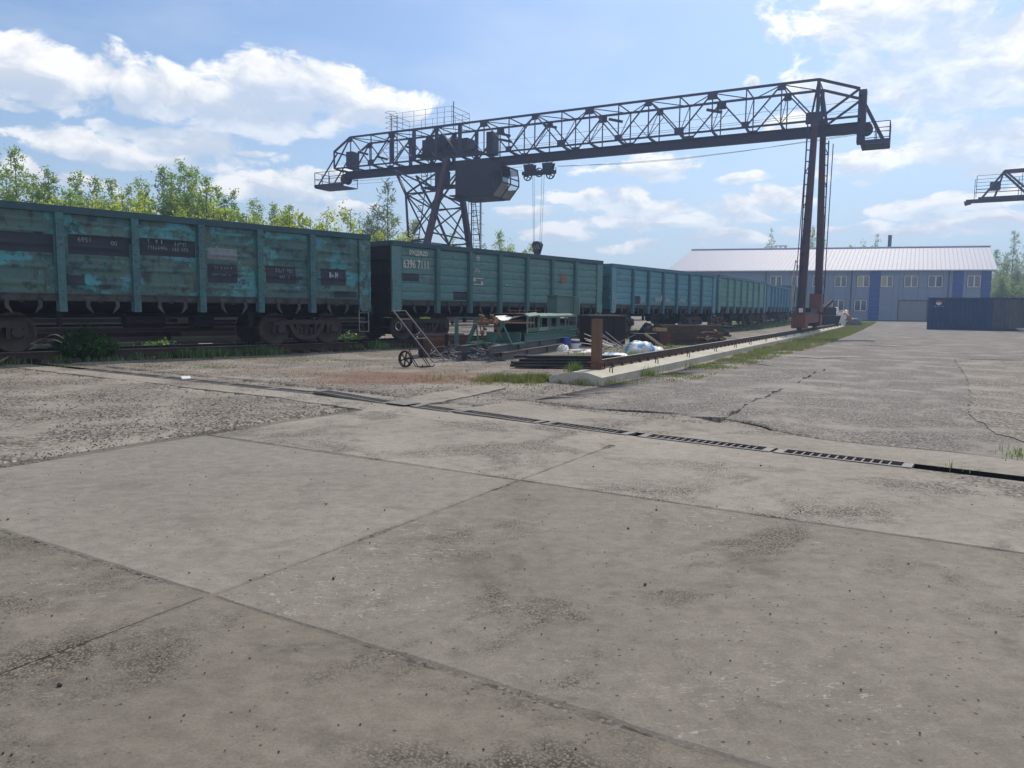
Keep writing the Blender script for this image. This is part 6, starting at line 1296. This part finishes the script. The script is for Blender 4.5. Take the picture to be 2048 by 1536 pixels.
while len(pts) < 26000:                                # verge along the right side of the runway beam
    s = 78 * rnd.random() ** 1.25 - 1.2; wdt = .9 + .9 * min(1, s / 20); off = .62 + .2 * max(0, 1 - s / 15) + wdt * rnd.random() ** 1.4
    q = P0R + RT * s - RN * (off); dens = nz(q.x * .9, q.y * .9) * .8 + nz(q.x * 3, q.y * 3, 3) * .6 + .35 - .5 * max(0, 1 - s / 12)
    if rnd.random() < dens + .15: pts.append((q.x, q.y, gz(q.x, q.y) - .01, .5 + max(0, dens) * .8 + .01 * s))
blades('grass', pts, ['grass', 'drygrass'], .04, .11, .008, 2, label='low patchy grass verge along the concrete beam')
pts = []
while len(pts) < 6500:                                 # round the beam end
    a, b = rnd.gauss(0, 1), rnd.gauss(0, 1); q = at(1085, 762) + Vector((a * .75, b * .35, 0)); dens = nz(q.x * 1.6, q.y * 1.6, 5) + .55 * nz(q.x * 5, q.y * 5) + .3
    if rnd.random() < dens: pts.append((q.x, q.y, -.01, .5 + dens))
blades('grass', pts, ['grass', 'drygrass'], .05, .14, .0038, 3, label='grass tuft round the near end of the concrete beam')
pts = []
for px, py, n, sx_, sy_ in ((1160, 722, 500, .18, .1), (1240, 716, 900, .6, .3), (1330, 700, 900, .8, .4), (1300, 752, 110, .12, .06), (1385, 738, 60, .1, .05), (1150, 745, 160, .1, .05)):
    c = at(px, py); 
    for _ in range(n): pts.append((c.x + rnd.gauss(0, sx_), c.y + rnd.gauss(0, sy_), 0, rnd.uniform(.6, 1.5)))
blades('grass', pts, ['grass'], .08, .22, .0045, 4, label='taller grass between the pipes and the crane rail')
pts = []
for a, b in zip(tp[1:-1], tp[2:]):                     # along and between the rails
    L = (b - a).length; t = (b - a).normalized(); n_ = Vector((-t.y, t.x, 0))
    for _ in range(int(L * (1100 if a.y < 24 else 500))):
        u = rnd.random() * L; v = -(.95 + abs(rnd.gauss(0, .34))) if rnd.random() < .72 else rnd.uniform(-.6, 5.0); q = a + t * u + n_ * v
        d_ = nz(q.x * .7, q.y * .7, 2) + .5 * nz(q.x * 2.4, q.y * 2.4, 6) + .3
        if rnd.random() < d_: pts.append((q.x, q.y, gz(q.x, q.y) - .01, .5 + max(0, d_)))
blades('grass', pts, ['weed', 'grass'], .08, .26, .008, 5, label='dark grass and weeds along the wagon track')
pts = []
for px, py in ((700, 722), (610, 722), (470, 718), (540, 714), (420, 735), (130, 733), (20, 733), (300, 733), (350, 722), (640, 720)):
    c = at(px, py)
    for _ in range(130): pts.append((c.x + rnd.gauss(0, .35), c.y + rnd.gauss(0, .16), -.005, rnd.uniform(.2, .7)))
for px, py, n in ((2042, 915, 90), (1918, 937, 12), (2048, 905, 60)):
    c = at(px, py)
    for _ in range(n): pts.append((c.x + rnd.gauss(0, .11), c.y + rnd.gauss(0, .08), -.01, rnd.uniform(.5, 1.3)))
blades('grass', pts, ['grass', 'weed'], .03, .10, .004, 6, label='small weed tufts in the cracks of the yard')
# leafy weed bush in front of the nearest wagon
def weed(px, py, r, h, n, label, seed):
    c = at(px, py); rnd = random.Random(seed); t = thing('weed_bush', label, 'weed', (c.x, c.y + r * .6, 0)); vs, fs = [], []; st = MB()
    for i in range(n // 22):
        a = rnd.random() * 6.28; rr = r * sqrt(rnd.random()); tip = Vector((rr * cos(a) * 1.15, rr * sin(a), h * (1 - .55 * (rr / r)) * rnd.uniform(.6, 1.1))); b0 = Vector((tip.x * .5, tip.y * .5, 0)); st.path([b0, b0.lerp(tip, .6) + Vector((0, 0, .05)), tip], [.006, .004, .002], 3)
        for k in range(22):
            f = rnd.uniform(.25, 1.05); p = b0.lerp(tip, f) + Vector((rnd.gauss(0, .03), rnd.gauss(0, .03), rnd.gauss(0, .02))); dv = Vector((rnd.gauss(0, 1), rnd.gauss(0, 1), rnd.gauss(.1, .5))).normalized(); l = rnd.uniform(.06, .13); sd = dv.cross(Vector((rnd.gauss(0, .3), rnd.gauss(0, .3), 1))).normalized() * l * .22
            o = len(vs); vs += [p, p + dv * l * .5 + sd, p + dv * l, p + dv * l * .5 - sd]; fs.append((o, o + 1, o + 2, o + 3))
    me = bpy.data.meshes.new('leaves'); me.from_pydata(vs, [], fs); me.materials.append(MT['weed']); inst('leaves', me, t); st.obj('stems', 'weed', t)
weed(150, 722, .75, .9, 6500, 'bushy green weed growing in front of the nearest wagon', 1); weed(700, 690, .4, .55, 900, 'weed clump behind the last wheel of the nearest wagon', 2); weed(312, 699, .5, .35, 900, 'weed clump against the rail under the nearest wagon', 3)
# grit: separate small stones scattered over the slabs
rnd = random.Random(77); vs, fs = [], []
ico = [(0, 0, 1), (.89, 0, .45), (.28, .85, .45), (-.72, .53, .45), (-.72, -.53, .45), (.28, -.85, .45), (.72, .53, -.45), (-.28, .85, -.45), (-.89, 0, -.45), (-.28, -.85, -.45), (.72, -.53, -.45), (0, 0, -1)]
icf = [(0, 1, 2), (0, 2, 3), (0, 3, 4), (0, 4, 5), (0, 5, 1), (1, 6, 2), (2, 7, 3), (3, 8, 4), (4, 9, 5), (5, 10, 1), (2, 6, 7), (3, 7, 8), (4, 8, 9), (5, 9, 10), (1, 10, 6), (11, 7, 6), (11, 8, 7), (11, 9, 8), (11, 10, 9), (11, 6, 10)]
def stone(x, y, z, r):
    o = len(vs); a = rnd.random() * 6.28; k = (rnd.uniform(.7, 1.3), rnd.uniform(.6, 1.1), rnd.uniform(.45, .8))
    for p in ico:
        q = [p[i] * k[i] * r * rnd.uniform(.8, 1.15) for i in range(3)]; vs.append((x + q[0] * cos(a) - q[1] * sin(a), y + q[0] * sin(a) + q[1] * cos(a), z + q[2] + r * .35))
    fs.extend(tuple(i + o for i in f) for f in icf)
for i in range(900):
    Y = 1.6 + 15 * rnd.random() ** 1.3; X = rnd.uniform(-.75, .75) * Y
    if abs(drain_d(X, Y)) < .2: continue
    big = rnd.random() < .03; stone(X, Y, 0, rnd.uniform(.007, .013) if big else rnd.uniform(.002, .005) * (1 + Y * .05))
me = bpy.data.meshes.new('grit'); me.from_pydata(vs, [], fs); me.materials.append(MT['stone']); inst('grit', me, kind='stuff', label='small dark stones scattered over the yard surface')
vs, fs = [], []
for i in range(9000):                                  # loose gravel on the rough ground
    px, py = rnd.uniform(-20, 1350), 700 + 215 * rnd.random() ** 1.2; p = at(px, py); X, Y = p.x, p.y
    if drain_d(X, Y) > .2 and (Vector((X, Y, 0)) - SP).dot(SV) > -4.05: continue
    if abs(drain_d(X, Y)) < .25 or nz(X * .6, Y * .6, 3) < -.25: continue
    stone(X, Y, -.006, rnd.uniform(.004, .012) * (1 + .02 * Y))
me = bpy.data.meshes.new('gravel'); me.from_pydata(vs, [], fs); me.materials.append(MT['gravel']); inst('gravel', me, kind='stuff', label='loose grey gravel on the rough part of the yard')
# ---------------------------------------------------------------- summer haze volume, mostly standing in for lens glare
HAZE = .0016
if HAZE:
    mb = MB(); mb.bx((-260, -40, -2.5), (300, 420, 40)); m = bpy.data.materials.new('thin_haze'); m.use_nodes = True; nt = m.node_tree; nt.nodes.clear()
    v = N(nt, 'ShaderNodeVolumePrincipled', {'Color': (.50, .68, 1, 1), 'Density': HAZE, 'Anisotropy': .55}); nt.links.new(v.outputs[0], N(nt, 'ShaderNodeOutputMaterial').inputs['Volume'])
    mb.obj('haze', m, kind='stuff')
